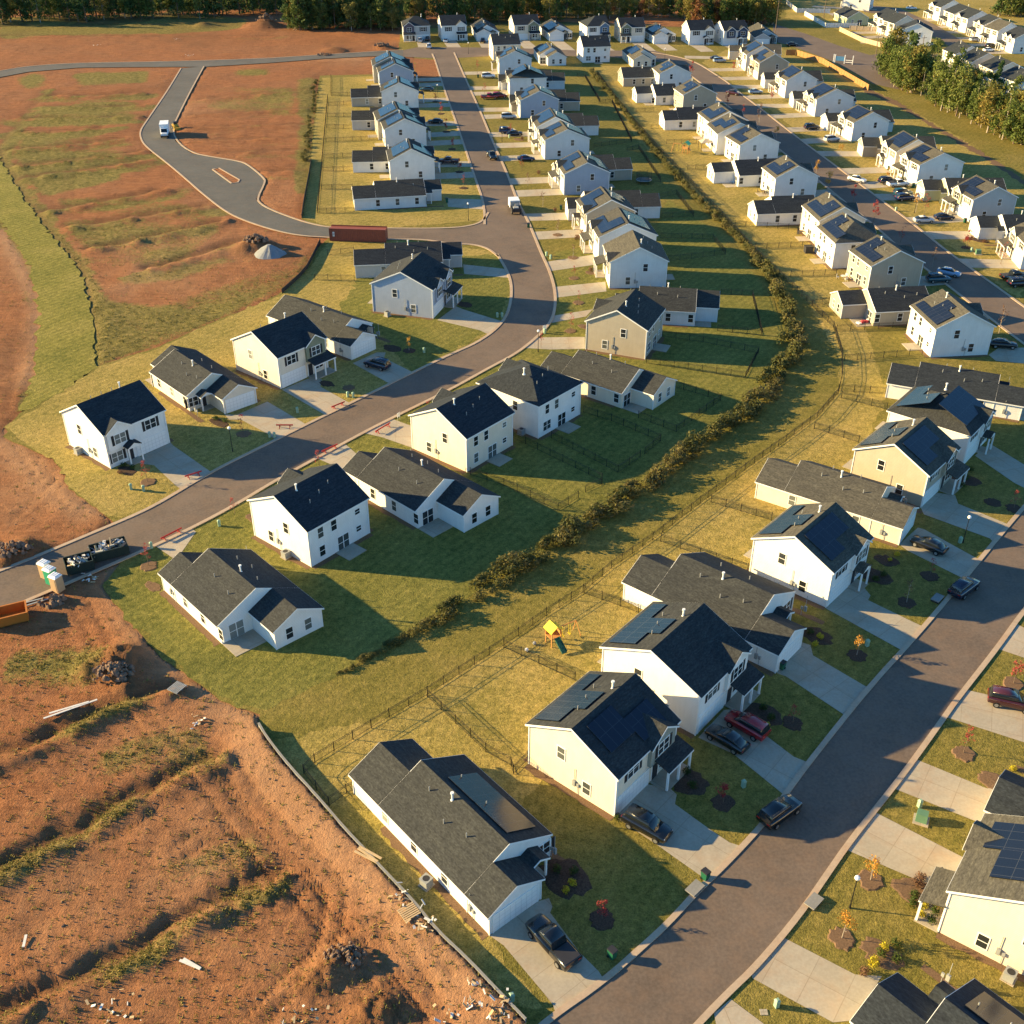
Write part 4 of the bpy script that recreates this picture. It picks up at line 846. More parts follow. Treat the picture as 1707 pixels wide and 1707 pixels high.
# ------------------------------------------------------------------ vegetation
def leafquads(b,centres,n,size,rr,flat=.0,m=0):
    for _ in range(n):
        c,r,sq=rr.choice(centres)
        d=Vector((rr.gauss(0,1),rr.gauss(0,1),rr.gauss(0,1))).normalized()*r*(rr.random()**.35)
        p=Vector(c)+Vector((d.x,d.y,d.z*sq)); nrm=(d.normalized()+Vector((rr.gauss(0,.7),rr.gauss(0,.7),rr.gauss(0,.7)+.35))).normalized()
        a=nrm.orthogonal().normalized(); bb=nrm.cross(a); th=rr.random()*6.28; u=a*math.cos(th)+bb*math.sin(th); w=nrm.cross(u)
        s=size*rr.uniform(.6,1.35); k=rr.uniform(.45,.8)
        b.poly([p-u*s*.5,p-w*s*k*.4+u*s*.05,p+u*s*.55,p+w*s*k*.4],m)
def crown_mesh(name,kind,mat,seed):
    rr=random.Random(seed); b=MB(); cs=[]
    if kind=='pine':
        H=16
        for k in range(34):
            z=1.6+13.5*(k/30)**.9; rad=(3.4*(1-(z-1.6)/15)+.4); a=rr.random()*6.28; d=rad*rr.uniform(.35,.9); cs.append(((d*math.cos(a),d*math.sin(a),z),rad*.42+.3,.6))
        leafquads(b,cs,1300,.8,rr)
    elif kind=='broad':
        for k in range(24):
            a=rr.random()*6.28; d=rr.uniform(.3,3.4); z=rr.uniform(1.8,11.5); d*=1-.06*abs(z-6.5); cs.append(((d*math.cos(a),d*math.sin(a),z),rr.uniform(1.1,1.9),.85))
        leafquads(b,cs,1500,.66,rr)
    elif kind=='tall':
        for k in range(20):
            a=rr.random()*6.28; z=rr.uniform(2.2,14); d=rr.uniform(.2,2.4)*(1-abs(z-8)/12); cs.append(((d*math.cos(a),d*math.sin(a),z),rr.uniform(.8,1.4),1.))
        leafquads(b,cs,1200,.6,rr)
    elif kind=='small':
        for k in range(9):
            a=rr.random()*6.28; z=rr.uniform(1.2,2.8); d=rr.uniform(.05,.6)*(1.1-abs(z-1.9)*.6); cs.append(((d*math.cos(a),d*math.sin(a),z),rr.uniform(.22,.38),1.1))
        leafquads(b,cs,230,.2,rr)
    elif kind=='sparse':
        for k in range(14):
            a=rr.random()*6.28; z=rr.uniform(1.2,3.1); d=rr.uniform(.1,.6)*(1.2-abs(z-1.7)*.5); cs.append(((d*math.cos(a),d*math.sin(a),z),.2,1.2))
        leafquads(b,cs,110,.17,rr)
    return b.mesh(name,[mat])
def trunk_mesh(name,h,r,br,mat,seed,spread,z0):
    rr=random.Random(seed); b=MB(); p=Vector((0,0,-.2)); n=4
    pts=[p]
    for i in range(n): p=p+Vector((rr.gauss(0,.03*h/4),rr.gauss(0,.03*h/4),(h+.2)/n)); pts.append(p)
    for i in range(n): b.tube(pts[i],pts[i+1],r*(1-.8*i/n),r*(1-.8*(i+1)/n),6,caps=False)
    for k in range(br):
        t=rr.uniform(z0,.95)*n; i=min(n-1,int(t)); q=pts[i].lerp(pts[i+1],t-i); a=rr.random()*6.28; l=spread*rr.uniform(.5,1)*(1.15-t/n)
        e=q+Vector((math.cos(a)*l,math.sin(a)*l,l*rr.uniform(.4,1.1))); b.tube(q,e,r*.3,r*.08,4,caps=False)
    return b.mesh(name,[mat])
CR={}
for i in range(3):
    CR['pine',i]=(crown_mesh('crown','pine','leaf_pine',10+i),trunk_mesh('trunk',14,.24,14,'bark',20+i,2.2,.35))
    CR['broad',i]=(crown_mesh('crown','broad','leaf_broad',30+i),trunk_mesh('trunk',9.5,.26,12,'bark',40+i,3.2,.3))
    CR['autumn',i]=(crown_mesh('crown','broad','leaf_autumn',50+i),trunk_mesh('trunk',9.5,.24,12,'bark_pale',60+i,3.2,.3))
    CR['tall',i]=(crown_mesh('crown','tall','leaf_broad',70+i),trunk_mesh('trunk',12,.2,12,'bark_pale',80+i,1.8,.2))
    CR['red',i]=(crown_mesh('crown','small','leaf_red',90+i),trunk_mesh('trunk',2.5,.045,9,'bark',100+i,.7,.4))
    CR['redthin',i]=(crown_mesh('crown','sparse','leaf_red',110+i),trunk_mesh('trunk',2.9,.04,12,'bark',120+i,.8,.35))
    CR['orange',i]=(crown_mesh('crown','small','leaf_orange',130+i),trunk_mesh('trunk',2.5,.045,9,'bark_pale',140+i,.7,.4))
    CR['brown',i]=(crown_mesh('crown','sparse','leaf_brown',150+i),trunk_mesh('trunk',3.,.04,14,'bark_pale',160+i,.8,.3))
    CR['rust',i]=(crown_mesh('crown','broad','leaf_rust',170+i),trunk_mesh('trunk',9.5,.24,12,'bark',180+i,3.,.3))
def tree(name,kind,x,y,s,label,group,z=0,rr=random):
    c,t=CR[kind,rr.randrange(3)]
    r=empty(name,(x,y,z),rr.random()*6.28,label,'tree',group); sz=s*rr.uniform(.9,1.12); r.scale=(s,s,sz)
    put(t,'trunk',r); put(c,'crown',r); return r
rt_=random.Random(99)
# woods along the top: individual trees at the edge, one far mass behind
def woods(n,px0,px1,yf,kinds,wts,sc,label,group):
    for i in range(n):
        px=px0+(px1-px0)*(i+rt_.random())/n; py=yf(px)-abs(rt_.gauss(0,7)); x,y=at(px,max(-8,py)); k=rt_.choices(kinds,wts)[0]
        lab={'pine':'dark evergreen tree','broad':'leafy green tree','autumn':'olive autumn tree','tall':'slender pale-trunked tree','rust':'rust-red autumn tree'}[k]
        tree('pine_tree' if k=='pine' else 'broadleaf_tree',k,x,y,rt_.uniform(.75,1.2)*sc,lab+' '+label,group+' ('+k+')',rr=rt_)
woods(64,-30,470,lambda p:40-10*p/470 if p<380 else 26,['pine','broad','tall','autumn'],[6,2,1,.7],1.05,'in the woods at the top left','trees of the top left woods')
woods(56,480,668,lambda p:52-.0*p,['pine','broad','tall','autumn'],[5,2,1,1],.95,'in the woods left of the top house row','trees of the woods left of the top row')
woods(52,640,930,lambda p:38,['pine','broad','autumn','rust'],[4,2,2,.5],.9,'behind the left half of the top row','trees behind the left half of the top row')
woods(40,910,1160,lambda p:32,['pine','autumn','broad','rust'],[2,3,2,1.],.75,'in the scrub behind the top row','trees in the scrub behind the top row')
woods(34,1150,1292,lambda p:44,['broad','autumn','pine','rust'],[3,3,1,.8],.95,'at the right end of the top row','trees at the right end of the top row')
woods(22,1660,1740,lambda p:30,['broad','pine','autumn'],[3,2,1],.9,'in the far top right corner','trees of the far top right corner')
fb=MB(); rf=random.Random(3); cs=[]
for i in range(1500):
    px=rf.uniform(-60,1300); x,y=at(px,rf.uniform(-12,14) if px<1000 or px>1150 else rf.uniform(-12,4)); cs.append(((x,y,rf.uniform(1.5,12)),rf.uniform(2.5,4.5),1.2))
leafquads(fb,cs,42000,1.7,rf); o=fb.build('far_woods','leaf_pine'); tag(o,'dark mass of woods beyond the first trees along the top edge','woods',kind='stuff')
# belt of trees right of the outer row
nb=0
for i in range(112):
    t=(i+rt_.random())/112; px=1468+t*265; py=138+t*122-rt_.random()**1.3*(34 if t<.35 else 20)+rt_.uniform(-3,3)
    x,y=at(px,py); k=rt_.choices(['broad','tall','autumn','pine'],[7,4,1.6,.5 if t<.6 else 1.2])[0]
    lab={'pine':'dark evergreen tree','broad':'leafy green tree','autumn':'yellowing olive tree','tall':'slender pale-trunked tree'}[k]
    tree('pine_tree' if k=='pine' else 'broadleaf_tree',k,x,y,rt_.uniform(.6,1.12),lab+' in the belt right of the outer row','trees of the right belt ('+k+')',rr=rt_)
# hedge along the drainage swale
BU=[]
for i in range(5):
    rr=random.Random(300+i); b=MB(); cs=[((rr.uniform(-.8,.8),rr.uniform(-.8,.8),rr.uniform(.3,1.1)),rr.uniform(.35,.7),.9) for _ in range(7)]
    leafquads(b,cs,560,.24,rr); BU.append(b.mesh('bush',['leaf_hedge']))
HP=[(560,1128,.3),(620,1094,.42),(650,1078,.55),(700,1048,.75),(740,1025,.9),(800,990,1.05),(870,945,1.15),(940,902,1.2),(1000,862,1.25),(1070,815,1.25),(1130,772,1.3),(1190,728,1.35),(1245,690,1.4),(1290,645,1.5),(1316,600,1.55),(1325,560,1.5),(1310,515,1.3),(1288,470,1.1),(1255,425,.9),(1215,385,.8),(1165,335,.75),(1125,292,.75),(1090,250,.7),(1062,215,.7),(1035,180,.7),(1010,150,.7),(985,118,.7)]
hw=[(*at(p[0],p[1]),p[2]) for p in HP]; nbush=0
for a,b_ in zip(hw,hw[1:]):
    L_=math.hypot(b_[0]-a[0],b_[1]-a[1]); s0=(a[2]+b_[2])/2; n=max(1,int(L_/(1.18*s0+.3)))
    for i in range(n):
        t=(i+rt_.random())/n; s=(a[2]+(b_[2]-a[2])*t); dx,dy=(b_[0]-a[0])/L_,(b_[1]-a[1])/L_; q=rt_.gauss(0,.32*s)
        o=put(BU[rt_.randrange(5)],'hedge_bush',None,(a[0]+(b_[0]-a[0])*t-dy*q,a[1]+(b_[1]-a[1])*t+dx*q,0),rt_.random()*6.28); k=s*rt_.uniform(.7,1.05); o.scale=(k*2.1,k*1.2,k*rt_.uniform(.95,1.55)); o.rotation_euler.z=math.atan2(dy,dx)+rt_.gauss(0,.25)+(math.pi if rt_.random()<.5 else 0)  # bush height stretched so the hedge throws more shade over the swale
        far=a[1]>215
        tag(o,'low scrubby bush on the far narrow end of the swale hedge' if far else 'olive bush in the hedge along the drainage swale','bush','bushes of the swale hedge, far end' if far else 'bushes of the swale hedge'); nbush+=1
for i in range(26):
    t=(i+rt_.random())/26; x,y=at(527-t*19+rt_.gauss(0,2.5),132+t*140); o=put(BU[i%5],'hedge_bush',None,(x,y,0),rt_.random()*6.28); k=rt_.uniform(.6,1.); o.scale=(k,k,k)
    tag(o,'pale scrub bush on the bank left of the container row yards','bush','bushes on the bank left of the yards')
# garden shrubs
SH={}
for k,mt in (('yellow','leaf_yellow'),('green','leaf_shrub'),('brown','leaf_brown')):
    SH[k]=[]
    for i in range(2):
        rr=random.Random(400+i); b=MB(); leafquads(b,[((0,0,.4),.45,.85),((.15,.1,.35),.4,.9),((-.15,.05,.35),.4,.9)],260,.15,rr); SH[k].append(b.mesh('shrub',[mt]))
USED={}
def uniq(lab):
    USED[lab]=USED.get(lab,0)+1; return lab
def shrub(px,py,k='green',s=1.):
    x,y=at(px,py); o=put(SH[k][rt_.randrange(2)],'shrub',None,(x,y,.03),rt_.random()*6.28); o.scale=(s,s,s)
    tag(o,'%s shrub by %s'%({'yellow':'yellow','green':'green','brown':'leafless brown'}[k],href(x,y)),'shrub','garden shrubs'); return o
def disc(name,px,py,rx,ry,rot,mat,z,n=22,cat='mulch bed',lab=None):
    x,y=at(px,py); b=MB(); rr=random.Random(int(px*7+py)); c=math.cos(rot);s=math.sin(rot); pts=[]
    for i in range(n):
        a=i*2*math.pi/n; k=1+rr.gauss(0,.09); u,v=rx*k*math.cos(a),ry*k*math.sin(a); pts.append((x+u*c-v*s,y+u*s+v*c))
    b.hull([(p[0],p[1],.0) for p in pts],[(x+(p[0]-x)*.85,y+(p[1]-y)*.85,z) for p in pts])
    o=b.build(name,mat); return tag(o,lab or '%s at the %s'%({'mulch':'dark mulch bed','mulch_light':'pale mulch bed'}[mat],href(x,y)),cat,'mulch beds')
def streettree(px,py,kind,s=1.,mul='mulch',r=1.15):
    x,y=at(px,py); 
    if mul: disc('mulch_ring',px,py,r,r,0,mul,.13,lab='%s ring at the %s'%({'mulch':'dark mulch','mulch_light':'pale mulch'}[mul],href(x,y)))
    if kind:
        n={'red':'red-leaved','redthin':'thin pinkish-red','orange':'orange-yellow','brown':'sparse brown'}[kind]
        tree('young_tree',kind,x,y,s,'%s tree by %s'%(n,href(x,y)),'young street trees',rr=rt_)
for q in ((1003,1534,'red',.85),(1205,1339,'red',1.),(1428,1093,'orange',.95),(1511,1005,'brown',1.),(1549.6,961,'redthin',.85),(1321.6,1206,'redthin',.9),(1689,1140,'red',1.1,'mulch_light'),(1606,1256,'redthin',1.15,'mulch_light'),(1451,1468,'orange',1.05,'mulch_light'),(1403,1565,'orange',1.05,'mulch_light'),
 (246.5,804,'redthin',1.05,'mulch_light'),(406,724,'redthin',1.,'mulch_light'),(392,857,'redthin',.9,None),(682,585,'orange',.9),(714,690,'red',.8,None),(533,778,'redthin',1.,None),(581,647,None,1.,'mulch_light'),(248,944,'redthin',1.,'mulch_light'),(951,552,'redthin',1.1,'mulch_light'),(902,580,'redthin',.9,None),(957,464,'redthin',.8,'mulch_light'),(964,505,'redthin',.7,'mulch_light'),
 (726,170,'red',1.),(735,190,'red',1.1),(744,220,'red',1.2),(754,249,'red',1.1),(766,287,'red',1.1),(773,314,'redthin',1.1),(796,123,'redthin',1.3,None),(880,310,'brown',1.1,None),(905,345,'brown',1.2,None),(930,392,'brown',1.1,'mulch_light'),(955,430,'brown',1.,'mulch_light'),(851,226,'redthin',1.1,None),(808,160,'redthin',1.2,None),(870,285,'redthin',1.1,None),
 (1153,126,'red',1.5,None),(1212,178,'red',1.4,None),(1238,191,'red',1.,None),(1265,212,'brown',2.1,None),(1294,233,'orange',1.2,None),(1222,121,'red',1.1,None),(1286,168,'red',1.4,None),(1360,291,'orange',1.3,None),(1379,317,'orange',1.7,None),(1422,336,'red',1.3,None),(1456,371,'red',1.6,None),(1526,354,'orange',1.5,None),(1540,358,'redthin',1.5,None),(1611,413,'red',1.5),(1668,440,'redthin',1.4,None),(1501,404,'redthin',1.2,None),(1553,446,'brown',1.3,None),(1665,556,'brown',1.6,None),(1690,848,'redthin',1.),(1655,838,None,1.),(1362,190,'brown',1.2,None),(1400,262,'orange',1.1,None),(1343,188,'brown',1.2,None),(1480,300,'orange',1.2,None)):
    streettree(*q)
for q in ((942,1463,2.5,2.1,'mulch'),(1148,1303,2.2,1.7,'mulch'),(1270,1192,2.3,1.9,'mulch'),(1360,1060,2.,1.5,'mulch'),(1462,962,1.9,1.6,'mulch'),(1478,935,1.6,1.2,'mulch'),(1533,1490,2.6,1.6,'mulch_light'),(1470,1590,2.,1.3,'mulch_light'),(1660,1305,2.,1.2,'mulch_light'),(212,785,1.9,1.,'mulch'),(365,705,2.1,1.,'mulch'),(545,640,1.6,1.,'mulch'),(654,581,2.,1.3,'mulch'),(775,508,1.9,1.3,'mulch'),(1610,800,2.2,1.6,'mulch'),(975,545,1.6,1.,'mulch_light'),(985,455,1.4,1.,'mulch_light'),(970,395,2.,1.2,'mulch_light'),(1630,400,3.,1.3,'mulch'),(865,233,2.,1.2,'mulch_light'),(425,865,1.6,.9,'mulch_light'),(255,978,1.5,.8,'mulch_light')):
    disc('mulch_bed',q[0],q[1],q[2],q[3],R(-40),q[4],.08)
for q in ((953.5,1475,'yellow',.9),(943,1487,'yellow',.85),(928,1452),(956,1455),(1145,1290),(1155,1312),(1272,1182),(1285,1198),(1262,1205),(1278,1210,'yellow',.7),(1367,1064,'yellow',.9),(1359,1077,'yellow',.85),(1350,1056),(1459,968),(1472,960),(1495,926,'yellow',.8),(1483,935,'yellow',.7),(1547,1497,'yellow',1.1),(1539,1512,'yellow',1.05),(1563,1512,'yellow',1.15),(1534,1527,'yellow',.8),(1524,1496),(1519,1508),(1556,1522),(1550,1537),(1528,1475,'brown',1.1),(1535,1465,'brown',1.),(1472,1581,'yellow',.95),(1455,1606,'yellow',1.1),(1494,1576),(1467,1592),(1495,1602),(1440,1624,'brown',1.),(1688,1284,'yellow',.8),(207,778),(222,782),(200,790,'brown',.8),(360,700),(375,704),(1444,1364) if False else (1029,1366,'green',.8),(971,389,'brown',1.4),(961,400,'brown',1.2),(985,452,'brown',1.2),(978,548,'brown',1.),(898,290,'brown',1.3),(870,233,'brown',1.3),(1440,120) if False else (1330,183,'green',1.3),(1505,300,'green',1.2),(1610,800,'green',1.2),(1617,786,'green',1.1),(1603,812,'green',1.1),(1620,398,'brown',1.),(1640,405,'brown',1.),(925,352,'brown',1.2)):
    shrub(*q)
# weeds and rubble on the clay
def scatter(name,n,mat,label,cat,fn,seed):
    rr=random.Random(seed); b=MB(); k=0; tries=0
    while k<n and tries<n*60:
        tries+=1; px=rr.uniform(-10,900)**1.0; py=rr.uniform(380,1720); x,y=at(px,py); z,w,dv_=gz(x,y)
        if dv_ : continue
        if fn(b,x,y,z,w,rr): k+=1
    o=b.build(name,mat); return tag(o,label,cat,kind='stuff')
def weedfn(b,x,y,z,w,rr):
    if rr.random()>max(.03,w-.2)*.55 or (px<170 and py<700 and rr.random()<.7): return False
    s=rr.uniform(.1,.34)
    for _ in range(rr.randint(5,9)):
        a=rr.random()*6.28; l=s*rr.uniform(.5,1.1); ox,oy=rr.gauss(0,s*.5),rr.gauss(0,s*.5); p=Vector((x+ox,y+oy,z-.03)); q=p+Vector((math.cos(a)*l*.6,math.sin(a)*l*.6,l*rr.uniform(.5,1.))); sd=Vector((-math.sin(a),math.cos(a),0))*l*.22
        b.poly([p-sd,p+sd,q])
    return True
scatter('weeds',6500,'leaf_weed','straggly yellow-green weeds on the red clay field','weeds',weedfn,11)
def rubfn(b,x,y,z,w,rr):
    zt,w_,d_=gz(x,y); t=0
    if rr.random()>.25: return False
    s=rr.uniform(.04,.13); pts=[(x+s*rr.uniform(.6,1.2)*math.cos(a),y+s*rr.uniform(.6,1.2)*math.sin(a)) for a in (0,1.3,2.4,3.6,5.)]
    b.hull([(p[0],p[1],z-.05) for p in pts],[(x+(p[0]-x)*.6,y+(p[1]-y)*.6,z+s*rr.uniform(.5,1.1)) for p in pts]); return True
scatter('clods',900,'rubble','small clods and stones strewn over the red clay field','stones',rubfn,12)
# ------------------------------------------------------------------ fences and walls
def fence(px,style='iron',label=None,hgt=1.25,world=False):
    P=px if world else A(px); r=empty('metal_fence' if style=='iron' else 'board_fence',(*P[0],0),0,label,'fence')
    x0,y0=P[0]; b=MB(); posts=[]
    for a,c in zip(P,P[1:]):
        L_=math.hypot(c[0]-a[0],c[1]-a[1]); n=max(1,round(L_/2.4)); d=((c[0]-a[0])/L_,(c[1]-a[1])/L_)
        far=math.hypot(*a)>230
        for i in range(n+1): posts.append((a[0]+d[0]*L_*i/n-x0,a[1]+d[1]*L_*i/n-y0))
        q=lambda t,z:(a[0]+d[0]*t-x0,a[1]+d[1]*t-y0,z)
        if style=='iron':
            for z in(.15,hgt-.25,hgt-.06): b.bar(q(0,z),q(L_,z),.025,.03)
            step=.13 if not far else .26; m=int(L_/step)
            for i in range(m): b.bar(q((i+.5)*step,.08),q((i+.5)*step,hgt),.013 if not far else .03)
        else:
            step=.32 if style!='vinyl' else 1.2; m=max(1,int(L_/step))
            for i in range(m): 
                p=q((i+.04)*step,0);s_=q((i+.97)*step,0); nx,ny=-d[1]*.03,d[0]*.03; h=hgt*(1+(.015*math.sin(i*2.3) if style!='vinyl' else 0))
                b.hull([(p[0]-nx,p[1]-ny,0),(s_[0]-nx,s_[1]-ny,0),(s_[0]+nx,s_[1]+ny,0),(p[0]+nx,p[1]+ny,0)],[(p[0]-nx,p[1]-ny,h),(s_[0]-nx,s_[1]-ny,h),(s_[0]+nx,s_[1]+ny,h),(p[0]+nx,p[1]+ny,h)])
    mat=dict(iron='black_metal',wood='wood_fence',vinyl='vinyl',tan='wood_tan')[style]
    b.build('picket_panel' if style=='iron' else 'board_panel',mat,r)
    pb=MB()
    w=.035 if style=='iron' else .08
    for p in posts[:100]:
        c=MB(); c.box(-w,-w,0,w,w,hgt+.08); 
        key=(style,hgt)
        if key not in POST: POST[key]=c.mesh('fence_post',[mat])
        put(POST[key],'post',r,(p[0],p[1],0))
    return r
POST={}
fence([(507,1290),(525,1272),(649,1196),(712.6,1159),(840,1077),(911,1027),(972,988),(1019,948),(1088,900.6),(1167,840),(1193,821),(1257,773),(1310,736),(1362,697),(1397,657),(1403,631),(1403,591),(1389,546.5),(1344,502),(1291,452),(1257,420)],'iron','long black metal fence along the near half of the grassy swale')
fence([(1257,420),(1209,366.5),(1156,311),(1098,250.5),(1040,184.5),(995.6,124)],'iron','long black metal fence along the far half of the grassy swale')
FN=[([(712.6,1162),(810,1254),(852,1277.6),(856,1291),(879.5,1267.5)],'right of the first ranch of the row right of the hedge'),([(507,1290),(549,1344)],'at the bottom corner behind the retaining wall'),([(549,1344),(578,1323),(589,1318)],'short stub left of the long ranch with brown solar panels'),
([(840,1080),(958.6,1135)],'left of the yard with the yellow playset'),([(974.5,990),(1064,1022)],'right of the yard with the yellow playset'),([(1101,903),(1167,927),(1246,953)],'behind the white house with the short gabled porch'),([(1185,838),(1285.6,868)],'left of the brown-roofed cream ranch'),
([(1357,715),(1431,738)],'between the tan and hip-roofed houses beside the swale bend'),([(1397,652),(1476,657)],'left of the dark ranch at the swale bend, upper of two'),([(1402,664),(1478,683)],'left of the dark ranch at the swale bend, lower of two'),([(1407,602),(1536.5,592)],'behind the white house at the swale bend'),([(1394,552),(1510,547)],'between the tan ranch and the white house by the swale'),([(1354,510),(1386,505)],'behind the tan ranch with red toys'),([(1317.6,461),(1412.5,458)],'behind the tan house with patio clutter'),([(1258,415),(1357,411)],'behind the white house with the dark hipped gable'),([(1225,377),(1332,383)],'behind the cream house with the patio furniture'),([(1146,283),(1200,281)],'below the green-roofed playset yard'),([(1111,240),(1161,239)],'above the green-roofed playset yard'),([(1085,215),(1110,214)],'beside the third white ranch by the swale'),([(1060,187),(1090,186)],'beside the notched white ranch by the swale'),
([(919,731),(1030,788),(1067,763)],'below the white hip-roofed house of the hedge row'),([(1074.6,757.5),(1101,736),(1019,702),(973,688)],'right of the white hip-roofed house of the hedge row'),([(856,731),(1003.5,802),(1003,808),(976,821)],'right of the cream house with the small patio'),([(784,792),(840,810),(930,852),(964,831)],'right of the second ranch left of the hedge'),([(1064,697),(1127,720.5),(1201,668),(1119,644)],'round the yard of the cream ranch left of the hedge'),([(1077,606),(1242,631),(1264,589),(1172,571),(1104,561)],'round the yard of the tan house at the hedge bend'),([(1196,552),(1270,560),(1254,494),(1201,491)],'round the yard of the pale ranch at the hedge bend'),([(1101,397),(1188,399),(1209,424.5),(1114,436)],'round the yard of the pale house above the hedge bend'),([(1099,331),(1127,324),(1156,361),(1103,363)],'round the yard below the trampoline'),([(1045,253),(1064,248),(1101,302)],'round the trampoline yard'),([(1062,300),(1101,304)],'below the trampoline'),([(998,173),(1020,171),(1053,237),(990,246)],'round the narrow yards above the trampoline'),([(962,128),(975,129),(1000,171)],'behind the hip-gabled white house of the hedge row'),
([(546.5,163.5),(529.5,356),(591,354)],'along the left side of the container row yards'),([(552,129),(552,160),(620,159)],'round the last yard of the container row'),([(536,316),(588,315)],'across the container row yards, first from the near end'),([(538.6,286),(640,283)],'across the container row yards, second from the near end'),([(540,264),(587,262)],'across the container row yards, third from the near end'),([(544,237),(631,233)],'across the container row yards, fourth from the near end'),([(545,214),(587,215)],'across the container row yards, fifth from the near end'),([(546,195),(587,195)],'across the container row yards, sixth from the near end'),([(547,177),(586,174)],'across the container row yards, seventh from the near end'),([(525,467),(591,468)],'left of the dark ranch below the container, nearer one'),([(546,426),(590,421)],'left of the dark ranch below the container, farther one')]
for p,l in FN: fence(p,'iron','black metal fence '+l)
fence([(1310,92),(1327,92),(1370,106),(1447,151)],'wood','orange-brown wooden fence behind the outer row houses',1.9)
fence([(1310,6),(1328,21),(1383,22)],'vinyl','white vinyl fence in the top right corner, left one',1.8); fence([(1341,26),(1376,46),(1432,46)],'vinyl','white vinyl fence in the top right corner, right one',1.8)
fence([(1399,52),(1436,70),(1480,82)],'tan','pale tan board fence beside the top right street',1.7); fence([(1416,50),(1470,53)],'tan','grey-tan board fence behind the top right houses',1.7)
def wall(px,h,th,name,label,cat,mat,cap=None):
    P=A(px); x0,y0=P[0]; r=empty(name,(x0,y0,0),0,label,cat); Q=[(p[0]-x0,p[1]-y0) for p in smooth(P,1)]; O=offs(Q,th); b=MB(); c=MB()
    for i in range(len(Q)-1):
        f=lambda z0,z1,k,e:[(*(Vector(Q[k])),z0),(*(Vector(O[k])),z0),(*(Vector(O[k])),z1),(*(Vector(Q[k])),z1)]
        b.hull(f(-.3,h,i,0),f(-.3,h,i+1,0),0,i==0,i==len(Q)-2)
        if cap:
            Q2=offs(Q,-.04);O2=offs(Q,th+.04); g=lambda k:[(*Q2[k],h),(*O2[k],h),(*O2[k],h+.07),(*Q2[k],h+.07)]; c.hull(g(i),g(i+1),0,i==0,i==len(Q)-2)
    b.build('wall_body',mat,r); 
    if cap: c.build('coping',cap,r)
wall([(432,1217),(445,1240),(480,1285),(530,1340),(575,1393),(610,1430),(640,1463),(690,1515),(725,1560),(780,1612),(830,1665),(875,1712)],.95,.14,'retaining_wall','long grey retaining wall between the clay field and the lawn','wall','concrete_wall','concrete_wall')
wall([(519,269),(514,300),(507,335),(503,364)],.95,.06,'silt_fence','black silt fence left of the container row yards','fence','silt'); wall([(534,404),(523,427),(508,455),(470,489)],.9,.06,'silt_fence','black silt fence below the container','fence','silt')

# ------------------------------------------------------------------ vehicles
def sect(x,hw,z0,z1,r=.12):
    return [(x,-hw+r,z0),(x,hw-r,z0),(x,hw,z0+r),(x,hw,z1-r),(x,hw-r*1.3,z1),(x,-hw+r*1.3,z1),(x,-hw,z1-r),(x,-hw,z0+r)]
def loft(b,st,m=0):
    S_=[sect(*s) for s in st]
    for i in range(len(S_)-1): b.hull(S_[i],S_[i+1],m,i==0,i==len(S_)-2)
WH={}
def wheel_meshes():
    b=MB(); b.tube((0,-.12,0),(0,.12,0),.34,n=16); WH['tyre']=b.mesh('tyre',['tyre'],False)
    b=MB(); b.tube((0,-.127,0),(0,.127,0),.21,n=12); WH['rim']=b.mesh('rim',['rim'],False)
    b=MB(); b.box(-.03,-.16,-.06,.03,.16,.07); WH['tail']=b.mesh('taillight',['tail_red']); WH['head']=b.mesh('headlight',['head_clear']); WH['head'].materials[0]=MAT['head_clear']
    b=MB(); b.box(-.03,-.16,-.06,.03,.16,.07); WH['head']=b.mesh('headlight',['head_clear'])
wheel_meshes()
CARM={}
